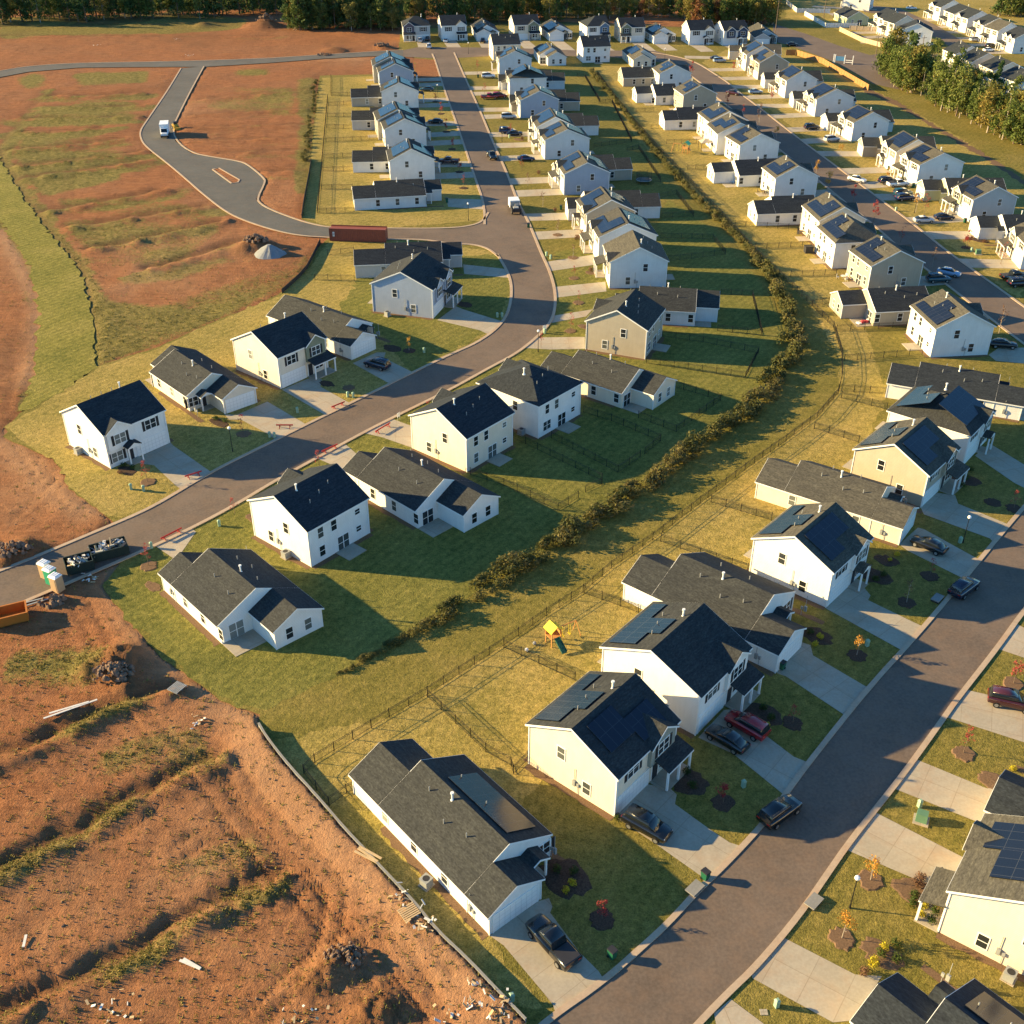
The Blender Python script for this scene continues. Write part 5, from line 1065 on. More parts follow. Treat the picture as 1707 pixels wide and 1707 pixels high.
def carmesh(ty,col):
    if (ty,col) in CARM: return CARM[ty,col]
    b=MB(); g=MB(); ex=[]
    if ty=='sedan':
        loft(b,[(-2.35,.66,.5,.82),(-2.22,.84,.32,.98),(-1.2,.9,.24,1.02),(.7,.9,.24,1.0),(1.6,.88,.24,.92),(2.15,.82,.28,.8),(2.35,.62,.38,.68)])
        loft(g,[(-2.0,.66,.9,1.0,.04),(-1.25,.66,.9,1.38,.1),(-.2,.68,.9,1.44,.1),(.35,.67,.9,1.41,.1),(1.15,.7,.9,.98,.04)])
        loft(b,[(-1.2,.58,1.37,1.405,.015),(-.2,.6,1.43,1.46,.015),(.3,.58,1.405,1.435,.015)])
        wx=(-1.4,1.45); zl=.78; fx=2.2; rx=-2.28
    elif ty=='suv':
        loft(b,[(-2.35,.78,.5,1.0),(-2.28,.9,.38,1.12),(-1.2,.95,.3,1.14),(.8,.95,.3,1.14),(1.7,.92,.3,1.06),(2.2,.86,.34,.92),(2.36,.66,.44,.8)])
        loft(g,[(-2.28,.72,1.0,1.1,.04),(-2.0,.74,1.0,1.66,.1),(-.4,.76,1.0,1.72,.1),(.5,.74,1.0,1.68,.1),(1.25,.76,1.0,1.12,.04)])
        loft(b,[(-2.02,.66,1.655,1.7,.02),(-.4,.68,1.715,1.76,.02),(.45,.66,1.675,1.715,.02)]); b.bar((-1.8,.6,1.74),(.2,.6,1.77),.05); b.bar((-1.8,-.6,1.74),(.2,-.6,1.77),.05)
        wx=(-1.4,1.45); zl=.92; fx=2.24; rx=-2.33
    else:
        loft(b,[(-2.75,.86,.55,1.05),(-2.7,.95,.42,1.14),(-.75,.97,.4,1.15)]); loft(b,[(-.74,.97,.4,1.15),(1.2,.97,.4,1.17),(2.3,.93,.42,1.1),(2.65,.84,.48,.98),(2.75,.66,.55,.9)])
        loft(g,[(-.95,.74,1.05,1.12,.04),(-.7,.77,1.05,1.75,.1),(.3,.79,1.05,1.8,.1),(.75,.77,1.05,1.75,.1),(1.45,.79,1.05,1.15,.04)])
        loft(b,[(-.7,.68,1.745,1.79,.02),(.3,.7,1.795,1.84,.02),(.7,.68,1.745,1.785,.02)])
        k=MB(); k.box(-2.6,-.78,1.1,-1.0,.78,1.155); ex.append(('bed_cover',k.mesh('bed_cover',['door_dark'])))
        wx=(-1.75,1.75); zl=.95; fx=2.62; rx=-2.73
    CARM[ty,col]=(b.mesh('car_body',['paint_'+col],True),g.mesh('car_windows',['car_glass'],True),ex,wx,zl,fx,rx); return CARM[ty,col]
def car(px,py,ty,col,ang,label,s=1.,world=None):
    bm_,gm,ex,wx,zl,fx,rx=carmesh(ty,col); x,y=world or at(px,py)
    r=empty({'sedan':'sedan_car','suv':'suv_car','pickup':'pickup_truck'}[ty],(x,y,.075),R(ang),label,{'sedan':'car','suv':'car','pickup':'pickup'}[ty],'vehicles of the estate'); r.scale=(s,s,s)
    put(bm_,'body',r); put(gm,'window',r)
    for n_,e in ex: put(e,n_,r)
    w=.82 if ty=='sedan' else .87
    for a in wx:
        for q in(-1,1):
            t=put(WH['tyre'],'wheel',r,(a,q*w,.34)); put(WH['rim'],'rim',t)
    for q in(-1,1): put(WH['tail'],'taillight',r,(rx,q*.62,zl)); put(WH['head'],'headlight',r,(fx,q*.6,zl-.12))
    return r
for q in ((921,1579,'pickup','black',127,'black pickup truck on the driveway of the long ranch with solar panels'),(1078,1384,'suv','black',-37,'black suv on the driveway of the cream house with solar panels'),(1211,1239,'sedan','black',136,'black sedan beside the red car on a double driveway'),(1244,1217,'suv','red',136,'red suv beside the black sedan on a double driveway'),(1298,1361,'suv','black',38,'black car parked at the near kerb of the right street'),(1605,987,'suv','navy',41,'dark car farther up the right street beside a storm drain'),(1547,915,'sedan','black',136,'black sedan on a driveway under the nearer right street lamp'),(1683,1176,'suv','maroon',-20,'dark maroon suv on the pale driveway at the right edge'),(1671,579,'sedan','black',-10,'black sedan at the right edge beside the white house at the swale bend'),(629,613,'suv','navy',150,'dark suv outside the open garage on the curved street'),
 (748,273,'pickup','maroon',175,'dark red pickup left of the central street'),(726,206,'sedan','black',175,'black sedan left of the central street'),(712,152,'sedan','teal',175,'blue sedan left of the central street, farthest one'),(715,80,'suv','white',95,'white van on the cross street by the top row'),(701,70,'suv','silver',90,'grey car outside the leftmost top row house'),(713,68,'suv','black',90,'dark car behind the white van at the top row'),(743,70,'sedan','white',90,'white sedan outside the second top row house'),(805,71,'suv','black',90,'dark suv outside the third top row house'),
 (814,130,'suv','white',5,'white suv at the top end of the central street'),(816,165,'pickup','red',5,'red pickup right of the central street, left one of two'),(833,163,'suv','red',5,'red car right of the central street, right one of two'),(848,198,'suv','silver',5,'silver suv right of the central street'),(845,222,'suv','blue',5,'blue suv beside the lamp right of the central street'),(858,226,'sedan','navy',5,'dark blue sedan behind the blue suv right of the central street'),(877,268,'sedan','blue',5,'blue sedan right of the central street, nearest one'),(820,264,'pickup','black',-78,'dark pickup driving on the central street'),
 (1194,100,'sedan','black',10,'dark car at the far end of the right street'),(1199,104,'suv','paleblue',10,'pale blue suv at the far end of the right street'),(1259,156,'sedan','paleblue',10,'light blue sedan on an outer row driveway'),(1222,158,'sedan','maroon',-40,'dark red car on the far stretch of the right street'),(1353,216,'suv','navy',10,'dark blue suv outside an open garage of the outer row'),(1386,236,'suv','silver',20,'silver grey minivan on an outer row driveway'),(1428,303,'sedan','white',-40,'white sedan parked at the kerb of the right street'),(1479,306,'suv','navy',12,'dark suv left of a white pickup on an outer row driveway'),(1496,311,'pickup','white',12,'white pickup on an outer row driveway'),(1504,326,'suv','teal',14,'teal blue suv on an outer row driveway, upper one of two'),(1508,334,'suv','blue',14,'blue suv on an outer row driveway, lower one of two'),(1539,371,'sedan','silver',5,'silver hatchback on an outer row driveway'),(1573,366,'sedan','navy',5,'dark sedan behind the silver hatchback'),(1581,459,'sedan','paleblue',-35,'pale blue sedan driving on the right street'),(1563,470,'suv','teal',5,'dark teal suv behind the tan ranch by the right street'),(1689,466,'pickup','black',10,'black pickup at the right edge, upper one of two'),(1698,477,'suv','navy',10,'dark suv at the right edge, lower one of two'),
 (1519,16,'sedan','white',0,'white sedan on the top right corner street'),(1625,69,'suv','silver',15,'silver suv on a driveway in the top right corner'),(1652,80,'suv','black',15,'black suv in the top right corner'),(1648,86,'sedan','white',15,'white sedan in the top right corner beside a black suv'),(1320,77,'sedan','black',10,'black car by the wooden fence at the top')):
    car(*q)
def wheels(r,pts,rad=1.):
    for x,y in pts:
        t=put(WH['tyre'],'wheel',r,(x,y,.34*rad)); t.scale=(rad,1.2,rad); put(WH['rim'],'rim',t)
def boxtruck(px,py,ang,label):
    r=empty('box_truck',(*at(px,py),.075),R(ang),label,'truck')
    b=MB(); b.box(-3.6,-1.2,.9,1.2,1.2,3.3); b.build('cargo_box','plastic_white',r)
    b=MB(); loft(b,[(1.25,1.0,.5,2.3,.15),(2.1,1.02,.5,2.35,.15),(2.7,1.,.5,1.5,.15),(3.5,.92,.5,1.3,.15)]); b.build('cab','paint_white',r)
    b=MB(); b.hull([(2.14,-.85,1.45),(2.14,.85,1.45),(2.14,.8,2.25),(2.14,-.8,2.25)],[(2.75,-.85,1.45),(2.75,.85,1.45),(2.2,.8,2.3),(2.2,-.8,2.3)]); b.build('windscreen','car_glass',r)
    b=MB(); b.box(-3.6,-1.,.45,3.4,1.,.88); b.box(3.4,-.9,.4,3.58,.9,.75); b.build('chassis','door_dark',r); wheels(r,[(-2.3,.98),(-2.3,-.98),(2.5,.95),(2.5,-.95)],1.25)
    for q in(-1,1): put(WH['head'],'headlight',r,(3.5,q*.65,.95))
boxtruck(276,226,-78,'white box truck parked at the bend of the new road')
def worktruck(px,py,ang):
    r=empty('work_truck',(*at(px,py),.075),R(ang),'white work truck with an open dark rear on the central street','truck')
    b=MB(); b.box(-.3,-1.15,.8,2.6,1.15,2.5); b.build('cargo_box','plastic_white',r); b=MB(); loft(b,[(2.65,1.,.5,2.1,.15),(3.4,1.,.5,2.1,.15),(3.9,.95,.5,1.3,.15),(4.4,.9,.5,1.2,.15)]); b.build('cab','paint_white',r)
    b=MB(); b.box(-3.4,-1.1,.7,-.35,1.1,.85); b.box(-3.4,-1.1,.85,-3.3,1.1,1.5); b.box(-3.3,-1.1,.85,-.4,-1.02,1.4); b.box(-3.3,1.02,.85,-.4,1.1,1.4); b.build('flatbed','door_dark',r)
    b=MB(); b.box(-.42,-1.,.86,-.31,1.,2.3); b.box(-2.6,-.6,.86,-1.2,.6,1.5); b.box(-1.1,-.8,.86,-.6,.1,1.9); b.build('equipment','steel_grey',r); wheels(r,[(-2.3,.95),(-2.3,-.95),(3.3,.92),(3.3,-.92)],1.15)
worktruck(858,352,98)
r=empty('skid_steer',(*at(293,215),0),R(-60),'small yellow digger beside the white box truck','loader')
b=MB(); loft(b,[(-1.2,.6,.4,1.3),(.2,.65,.4,1.5),(.9,.5,.4,1.)]); b.build('body','skid_yellow',r); b=MB(); b.box(-.5,-.5,1.45,.4,.5,2.1); b.build('cab','door_dark',r); b=MB(); b.bar((-.9,.75,1.3),(1.4,.75,.7),.18); b.bar((-.9,-.75,1.3),(1.4,-.75,.7),.18); b.box(1.4,-.9,.1,2.,.9,.7); b.build('bucket_arm','skid_yellow',r); wheels(r,[(-.7,.75),(-.7,-.75),(.6,.75),(.6,-.75)],1.1)
# ------------------------------------------------------------------ street furniture and loose things
def lampm():
    b=MB(); b.tube((0,0,0),(0,0,.5),.1,.075,8); b.tube((0,0,.5),(0,0,3.65),.055,.045,8); b.tube((0,0,3.6),(0,0,3.72),.12,.14,8); LM['pole']=b.mesh('pole',['black_metal'])
    b=MB(); b.ball((0,0,3.9),.24,nu=12,nv=8); LM['globe']=b.mesh('lamp_globe',['lamp_globe'],True)
LM={}; lampm()
for px,py,w in ((1416.5,1514,'between two yellow trees at the bottom right'),(1605,905,'above the black sedan on the right'),(388,753,'in front of the one-storey cream house on the curved street'),(897,587,'at the outer bend of the curved street'),(781,368,'at the corner opposite the container'),(781,90,'on the cross street by the top row'),(730,163,'left of the far central street'),(837,237,'right of the central street by two blue cars'),(1108,100,'at the far bend where the cross street meets the right street'),(1524,355,'on the outer row verge of the right street')):
    r=empty('street_lamp',(*at(px,py),.03),0,'lamp with white globe '+w,'street lamp','street lamps'); put(LM['pole'],'pole',r); put(LM['globe'],'lamp_globe',r)
def binm():
    b=MB(); b.hull([(-.24,-.26,.08),(.24,-.26,.08),(.24,.26,.08),(-.24,.26,.08)],[(-.3,-.34,1.),(.3,-.34,1.),(.3,.34,1.),(-.3,.34,1.)]); LM['bin']=b.mesh('body',['bin_green'])
    b=MB(); b.hull([(-.32,-.38,1.),(.32,-.38,1.),(.32,.36,1.),(-.32,.36,1.)],[(-.3,-.33,1.09),(.3,-.33,1.09),(.3,.33,1.09),(-.3,.33,1.09)]); b.bar((-.25,.4,.95),(.25,.4,.95),.04); LM['lid']=b.mesh('lid',['door_dark'])
    b=MB(); b.tube((-.3,.24,.12),(.3,.24,.12),.12,n=10); LM['bw']=b.mesh('wheel',['tyre'])
binm()
for px,py,a,w in ((1175,1466,40,'at the kerb beside the nearest storm drain'),(1020,1597,40,'on the lawn at the end of the pickup driveway'),(1303,1116,-40,'at the garage corner of the ranch beside the yellow tree'),(1566,1466,20,'by the porch of the cream house at the bottom right'),(935,350,0,'beside a garage of the row left of the hedge'),(745,338,0,'at the near end ranch of the container row'),(881,380,0,'behind the white work truck'),(1481,284,0,'by an outer row garage near yellow trees'),(1522,313,0,'by the garage next to the white pickup'),(1608,372,0,'by the garage behind the silver hatchback'),(1676,421,0,'at the outer row porch at the right edge'),(797,130,0,'on the verge at the far end of the central street')):
    r=empty('wheelie_bin',(*at(px,py),.06),R(a),'green wheelie bin '+w,'bin','wheelie bins'); put(LM['bin'],'body',r); put(LM['lid'],'lid',r); put(LM['bw'],'wheel',r)
b=MB(); b.hull([(-.16,-.16,0),(.16,-.16,0),(.16,.16,0),(-.16,.16,0)],[(-.16,-.16,.7),(.16,-.16,.7),(.16,.16,.7),(-.16,.16,.7)]); b.hull([(-.19,-.19,.7),(.19,-.19,.7),(.19,.19,.7),(-.19,.19,.7)],[(-.1,-.1,.86),(.1,-.1,.86),(.1,.1,.86),(-.1,.1,.86)]); LM['ped']=b.mesh('utility_pedestal',['box_pale'])
for px,py in ((1532,1345),(1294,1678),(1239,1312),(853,1668),(219,816),(240,819),(450,729),(458,730),(580,662),(589,663),(829,529),(837,529),(707,588),(496,688),(1445,1077),(1600,905),(253,914),(366,877),(908,556),(918,432),(911,427),(972,383),(849,230),(1432,298),(1493,352),(1619,420)):
    o=put(LM['ped'],'utility_pedestal',None,(*at(px,py),.03),.4); tag(o,'utility pedestal by '+href(*at(px,py)),'utility box','utility pedestals'); o.scale=(1.1,1.1,1.1)
r=empty('transformer_box',(*at(1535,1368),.03),R(-25),'green electric transformer box on a concrete pad between two driveways','utility box'); b=MB(); b.hull([(-.5,-.45,.12),(.5,-.45,.12),(.5,.45,.12),(-.5,.45,.12)],[(-.5,-.3,.95),(.5,-.3,.95),(.5,.45,1.02),(-.5,.45,1.02)]); b.build('cabinet','box_green',r); b=MB(); b.box(-.7,-.7,-.05,.7,.6,.12); b.build('pad','concrete_drive',r)
r=empty('transformer_box',(*at(1630,424),.03),R(-5),'small green transformer box on a far verge near the right edge','utility box'); b=MB(); b.hull([(-.5,-.45,.12),(.5,-.45,.12),(.5,.45,.12),(-.5,.45,.12)],[(-.5,-.3,.95),(.5,-.3,.95),(.5,.45,1.02),(-.5,.45,1.02)]); b.build('cabinet','box_green',r); b=MB(); b.box(-.7,-.7,-.05,.7,.6,.12); b.build('pad','concrete_drive',r)
b=MB(); b.box(-.3,-.25,-.05,.3,.25,.06); o=b.build('manhole_cover','concrete_drive'); o.location=(*at(1273,1688),.03); tag(o,'small square concrete cover in the lawn at the bottom','manhole cover')
def barrier(p,q,lab):
    a=at(*p);c=at(*q); L_=math.hypot(c[0]-a[0],c[1]-a[1]); r=empty('drive_barrier',((a[0]+c[0])/2,(a[1]+c[1])/2,.06),math.atan2(c[1]-a[1],c[0]-a[0]),lab,'barrier','red driveway barriers')
    b=MB(); b.box(-L_/2,-.04,.42,L_/2,.04,.62); b.build('plank','barrier_red',r)
    for s in(-1,1):
        b=MB(); x=s*(L_/2-.5); b.bar((x,-.35,0),(x,.02,.5),.09); b.bar((x,.35,0),(x,-.02,.5),.09); b.build('leg','barrier_red',r)
for p,q,w in (((309,800),(337,791),'nearest to the leftmost white house'),((461,714),(489,714),'of the one-storey cream house driveway'),((553,684),(575,675),'of the cream two-storey house driveway'),((626,725),(651,710),'across the pale driveway beside the cream house with the patio'),((537,758),(563,746),'across the pale driveway behind the white house with the dark roof'),((269,904),(304,886),'across the driveway by the two dumpsters')): barrier(p,q,'low red plank barrier '+w)
# portable toilets
for px,py,m,w in ((79,962,'plastic_tan','tan portable toilet, farthest of three beside the road'),(88,972,'plastic_green','green portable toilet in the middle of three beside the road'),(98,984,'plastic_tan','tan portable toilet, nearest of three beside the road')):
    r=empty('portable_toilet',(*at(px,py),0.02),R(-28),w,'toilet'); b=MB(); b.box(-.55,-.55,0,.55,.55,2.1); b.box(-.4,-.58,.15,.4,-.55,1.95); b.build('cabin',m,r)
    b=MB(); b.hull([(-.62,-.62,2.1),(.62,-.62,2.1),(.62,.62,2.1),(-.62,.62,2.1)],[(-.55,-.45,2.32),(.55,-.45,2.32),(.55,.45,2.32),(-.55,.45,2.32)])
    for k in range(3): b.box(-.45+.35*k,-.4,2.3,-.3+.35*k,.4,2.37)
    b.build('roof','plastic_white',r)
def dumpster(px,py,ang,L_,lab,sd):
    r=empty('dumpster',(*at(px,py),.05),R(ang),lab,'dumpster'); w=1.15; h=1.35; b=MB()
    b.box(-L_/2,-w,.15,L_/2,w,.3); 
    for q in(-1,1): b.hull([(-L_/2,q*w,.3),(L_/2,q*w,.3),(L_/2,q*(w-.06),.3),(-L_/2,q*(w-.06),.3)],[(-L_/2,q*w,h),(L_/2,q*w,h),(L_/2,q*(w-.06),h),(-L_/2,q*(w-.06),h)]); b.box(q*L_/2-.04,-w+.07,.3,q*L_/2+.04,w-.07,h); b.box(-L_/2,q*w-.08,h,L_/2,q*w+.08,h+.1)
    k=-L_/2+.4
    while k<L_/2: b.box(k,-w-.06,.3,k+.1,-w-.002,h-.02); b.box(k,w+.002,.3,k+.1,w+.06,h-.02); k+=.8
    b.build('bin_body','dumpster',r)
    rr=random.Random(sd); g=[MB(),MB(),MB(),MB()]
    for i in range(42):
        c=Vector((rr.uniform(-L_/2+.3,L_/2-.3),rr.uniform(-w+.3,w-.3),rr.uniform(.9,1.5))); d=Vector((rr.gauss(0,1),rr.gauss(0,1),rr.gauss(0,.4))).normalized()*rr.uniform(.2,.8); g[rr.choice((0,1,2,2,3))].bar(c-d,c+d,rr.uniform(.06,.45),rr.uniform(.03,.2))
    for q,mt in zip(g,('scrap_white','wood_pale','steel_grey','door_dark')): q.build('rubbish',mt,r)
dumpster(134,948,28,3.2,'dark green open dumpster with pale rubbish, nearest the toilets',1); dumpster(184,925,28,4.4,'longer dark open dumpster full of boards farther up the road',2)
r=empty('skip_box',(*at(14,1034),.1),R(25),'orange open-topped steel box at the left edge','skip'); b=MB(); b.box(-2.2,-1.2,.0,2.2,1.2,.12)
for q in(-1,1): b.box(-2.2,q*1.2-.05,.12,2.2,q*1.2+.05,1.15); b.box(q*2.2-.05,-1.14,.12,q*2.2+.05,1.14,1.15)
b.build('steel_shell','orange_box',r); b=MB(); b.box(-2.3,-1.3,1.15,2.3,-1.1,1.25); b.box(-2.3,1.1,1.15,2.3,1.3,1.25); b.box(-2.3,-1.1,1.15,-2.1,1.1,1.25); b.box(2.1,-1.1,1.15,2.3,1.1,1.25); b.build('rim','orange_box',r)
# container
a=at(550,402);c=at(647,405); r=empty('shipping_container',(a[0],a[1],.08),math.atan2(c[1]-a[1],c[0]-a[0]),'long rust-red shipping container across the new road','container'); b=MB(); L_=12.2; n=60
pts=[]
for i in range(n+1): pts.append((L_*i/n,.0 if i%2 else .05))
for i in range(n): b.poly([(pts[i][0],pts[i][1],.15),(pts[i+1][0],pts[i+1][1],.15),(pts[i+1][0],pts[i+1][1],2.6),(pts[i][0],pts[i][1],2.6)]); b.poly([(pts[i][0],2.44-pts[i][1],.15),(pts[i+1][0],2.44-pts[i+1][1],.15),(pts[i+1][0],2.44-pts[i+1][1],2.6),(pts[i][0],2.44-pts[i][1],2.6)])
b.box(.0,.06,.12,L_,2.38,2.55); b.build('corrugated_body','container_rust',r); b=MB()
for z in(0,2.58): b.box(-.02,-.03,z,L_+.02,.1,z+.17); b.box(-.02,2.34,z,L_+.02,2.47,z+.17)
for x in(-.03,L_-.1): b.box(x,-.04,.17,x+.13,.1,2.58); b.box(x,2.34,.17,x+.13,2.48,2.58)
b.build('frame','container_rust',r); b=MB(); b.box(.7,-.03,1.6,1.15,.004,2.0); b.box(.7,-.03,1.0,1.15,.004,1.45); b.build('white_mark','scrap_white',r); b=MB()
for y in(.5,.9,1.5,1.9): b.tube((-.06,y,.3),(-.06,y,2.5),.03,n=6)
b.build('lock_bar','steel_grey',r)
# play equipment
def playset(px,py,ang,roofm,slm,lab,s=1.):
    r=empty('playset',(*at(px,py),.03),R(ang),lab,'playset'); r.scale=(s,s,s)
    for x in(-.7,.7):
        for y in(-.7,.7): b=MB(); b.box(x-.06,y-.06,0,x+.06,y+.06,2.5); b.build('post','wood_orange',r)
    b=MB(); b.box(-.8,-.8,1.3,.8,.8,1.38); b.box(-.8,-.8,1.38,-.74,.8,2.); b.box(-.8,.74,1.38,.8,.8,2.); b.build('deck','wood_orange',r)
    b=MB()
    for q in(-1,1): b.hull([(-.95,0,3.2),(.95,0,3.2),(.95,q*1.,2.4),(-.95,q*1.,2.4)],[(-.95,0,3.27),(.95,0,3.27),(.95,q*1.,2.47),(-.95,q*1.,2.47)])
    b.build('roof',roofm,r); b=MB(); b.hull([(.75,-.35,1.35),(.75,.35,1.35),(.8,.35,1.45),(.8,-.35,1.45)],[(2.7,-.35,.1),(2.7,.35,.1),(2.75,.35,.2),(2.75,-.35,.2)]); b.bar((.8,-.38,1.5),(2.7,-.38,.3),.07,.2); b.bar((.8,.38,1.5),(2.7,.38,.3),.07,.2); b.build('slide',slm,r)
    b=MB(); b.bar((0,.8,2.3),(0,3.6,2.3),.1); b.bar((-.9,3.9,0),(0,3.6,2.35),.08); b.bar((.9,3.9,0),(0,3.6,2.35),.08); b.build('swing_beam','wood_orange',r)
    for y in(1.6,2.6):
        b=MB(); b.bar((-.2,y,2.3),(-.2,y,.55),.03); b.bar((.2,y,2.3),(.2,y,.55),.03); b.box(-.25,y-.12,.5,.25,y+.12,.55); b.build('swing','play_yellow',r)
playset(922,1072,-58,'play_yellow','slide_green','yellow-roofed wooden playset with a dark green slide on golden grass',.85); playset(1143,256,60,'slide_bright','canvas_tan','green-roofed wooden playset with a tan slide in a far yard',1.)
r=empty('trampoline',(*at(1073,305),.03),0,'round netted trampoline in a fenced yard left of the hedge','trampoline'); b=MB(); b.tube((0,0,.8),(0,0,.86),1.7,n=24); b.build('mat','door_dark',r); b=MB()
for i in range(24):
    p=lambda k,z,rad=1.85:(rad*math.cos(k*math.pi/12),rad*math.sin(k*math.pi/12),z); b.bar(p(i,.83),p(i+1,.83),.22,.06)
b.build('rim','steel_grey',r)
for i in range(0,24,4): b=MB(); b.tube(p(i,0),p(i,2.7),.04,n=6); b.build('pole','black_metal',r)
b=MB()
for i in range(24):
    for k in range(8): b.bar(p(i,.9+k*.24,1.83),p(i+1,.9+k*.24,1.83),.012)
    b.bar(p(i,.85,1.83),p(i,2.7,1.83),.014); b.bar(p(i+.5,.85,1.83),p(i+.5,2.7,1.83),.014)
b.build('net','black_metal',r)
r=empty('gazebo',(*at(1175,250),.03),R(8),'tan canvas gazebo behind the far white house by the swale','gazebo'); b=MB(); 
for k in range(4):
    e=[(-1.6,-1.6),(1.6,-1.6),(1.6,1.6),(-1.6,1.6)]; b.poly([(*e[k],2.2),(*e[(k+1)%4],2.2),(0,0,3.1)])
b.build('canopy','canvas_tan',r)
for x in(-1.5,1.5):
    for y in(-1.5,1.5): b=MB(); b.box(x-.05,y-.05,0,x+.05,y+.05,2.2); b.build('post','door_dark',r)
# air conditioners
b=MB(); b.box(-.42,-.42,.08,.42,.42,.85); b.box(-.46,-.46,.85,.46,.46,.92); LM['ac']=b.mesh('cabinet',['steel_grey']); b=MB(); b.tube((0,0,.92),(0,0,.935),.32,n=16); LM['fan']=b.mesh('fan_grille',['door_dark']); b=MB(); b.box(-.55,-.55,-.05,.55,.55,.08); LM['acp']=b.mesh('pad',['concrete_drive'])
for px,py,w in ((711,1476,'beside the long ranch with solar panels'),(477,929,'at the left wall of the white house with the dark roof'),(131,756,'at the left wall of the leftmost white house'),(1681,1632,'beside the cream house at the bottom right corner'),(869,724,'at the left wall of the hip-roofed white house'),(646,527,'below the blue-grey house')):
    r=empty('air_conditioner',(*at(px,py),.03),R(-40),'grey air conditioner box '+w,'air conditioner','air conditioners'); put(LM['ac'],'cabinet',r); put(LM['fan'],'fan_grille',r); put(LM['acp'],'pad',r)
# storm drains
for px,py,a,w in ((1158,1484,45,'below the green bin on the right street'),(1356,1506,225,'on the opposite kerb near the bottom lamp'),(1562,1000,48,'beside the dark car on the right street')):
    r=empty('storm_drain',(*at(px,py),.06),R(a),'concrete storm drain inlet '+w,'drain','storm drains'); b=MB(); b.box(-.8,-.5,.2,.8,.5,.32); b.build('cover_slab','concrete_wall',r); b=MB(); b.box(-.72,-.45,-.05,.72,.45,.2); b.build('inlet','door_dark',r);
# signs
for px,py,a,w in ((665,700,60,'at the edge of the driveway of the cream house with the patio'),(908,553,20,'on the verge under the lamp at the outer bend')):
    r=empty('yard_sign',(*at(px,py),.03),R(a),'white yard sign '+w,'sign'); b=MB(); b.box(-.35,-.02,.5,.35,.02,1.2); b.build('panel','plastic_white',r); b=MB(); b.box(-.3,-.03,0,-.25,.03,.5); b.box(.25,-.03,0,.3,.03,.5); b.build('stake','steel_grey',r)
r=empty('entrance_sign',(*at(1399,106),.03),R(-25),'blue and white entrance sign with white posts beside the wooden fence','sign'); b=MB(); b.box(-1.6,-.06,.9,1.6,.06,2.4); b.build('panel','sign_blue',r)
for x in(-2.2,-1.7,1.7,4.6): b=MB(); b.box(x-.13,-.13,0,x+.13,.13,3.); b.build('post','plastic_white',r)
b=MB(); b.box(1.85,-.05,.5,4.45,.05,.7); b.box(1.85,-.05,1.2,4.45,.05,1.4); b.build('rail','plastic_white',r)
def pole(px,py,h,w):
    r=empty('utility_pole',(*at(px,py),0),R(20),'tall wooden utility pole '+w,'utility pole','utility poles'); b=MB(); b.tube((0,0,0),(0,0,h),.16,.1,7); b.build('pole','bark',r); b=MB(); b.box(-1.2,-.06,h-.9,1.2,.06,h-.75); b.build('crossarm','bark',r)
pole(1292,57,13,'right of the hip-roofed house at the top'); pole(1373,30,11,'by the white vinyl fences'); pole(1534,98,8,'beyond the tree belt by the top right street'); pole(1459,96,8,'left of the tree belt by the top right street'); pole(1695,173,8,'at the right edge beyond the tree belt')
# building scraps on the clay
def pallet(px,py,ang,lab,mt='wood_pale'):
    x,y=at(px,py); r=empty('pallet',(x,y,gz(x,y)[0]+.02),R(ang),lab,'pallet','pallets'); b=MB()
    for k in range(7): b.box(-.6,-.5+k*.16,.1,.6,-.4+k*.16,.13)
    b.build('deck_boards',mt,r); b=MB()
    for x_ in(-.55,0,.5): b.box(x_,-.5,0,x_+.08,.56,.098)
    b.build('runners',mt,r); r.scale=(1.3,1.3,1.3)
pallet(683,1533,35,'wooden pallet beside the retaining wall'); pallet(297,1154,60,'weathered pallet on bare clay left of the first lawn','steel_grey')
def planks(px,py,ang,ln,n,lab,mt='scrap_white'):
    x,y=at(px,py); b=MB(); rr=random.Random(int(px))
    for k in range(n):
        a=R(ang)+rr.gauss(0,.05); ox,oy=rr.gauss(0,.12)-math.sin(a)*k*.3,rr.gauss(0,.12)+math.cos(a)*k*.3; l=ln*rr.uniform(.7,1.); b.bar((ox-math.cos(a)*l/2,oy-math.sin(a)*l/2,.1+.02*k),(ox+math.cos(a)*l/2,oy+math.sin(a)*l/2,.1+.02*k),.22,.06)
    o=b.build('timber_boards',mt,None,(x,y,gz(x,y)[0]+.05)); tag(o,lab,'boards')
planks(119,1185,30,5.5,2,'two long pale boards lying in the clay below the dirt mound'); planks(608,1440,-35,2.6,3,'pale boards lying against the retaining wall','wood_pale'); planks(42,1569,-80,1.3,1,'single white board on the clay at the lower left'); planks(316,1612,-30,2.2,2,'white boards in the weeds at the bottom left'); planks(52,1008,30,4.5,2,'dark boards at the road edge behind the orange box','steel_grey')
def scraps(px,py,n,sp,lab,sd,mt=('scrap_white','wood_pale')):
    x,y=at(px,py); rr=random.Random(sd); r=empty('scrap_heap',(x,y,gz(x,y)[0]),0,lab,'scrap','scrap heaps on the clay')
    for m_ in mt:
        b=MB()
        for i in range(n):
            c=Vector((rr.gauss(0,sp),rr.gauss(0,sp),rr.uniform(.05,.3))); d=Vector((rr.gauss(0,1),rr.gauss(0,1),rr.gauss(0,.25))).normalized()*rr.uniform(.1,.5); b.bar(c-d*.6,c+d*.6,rr.uniform(.04,.22),rr.uniform(.02,.08))
        tag(b.build('scraps',m_,r),kind='stuff')
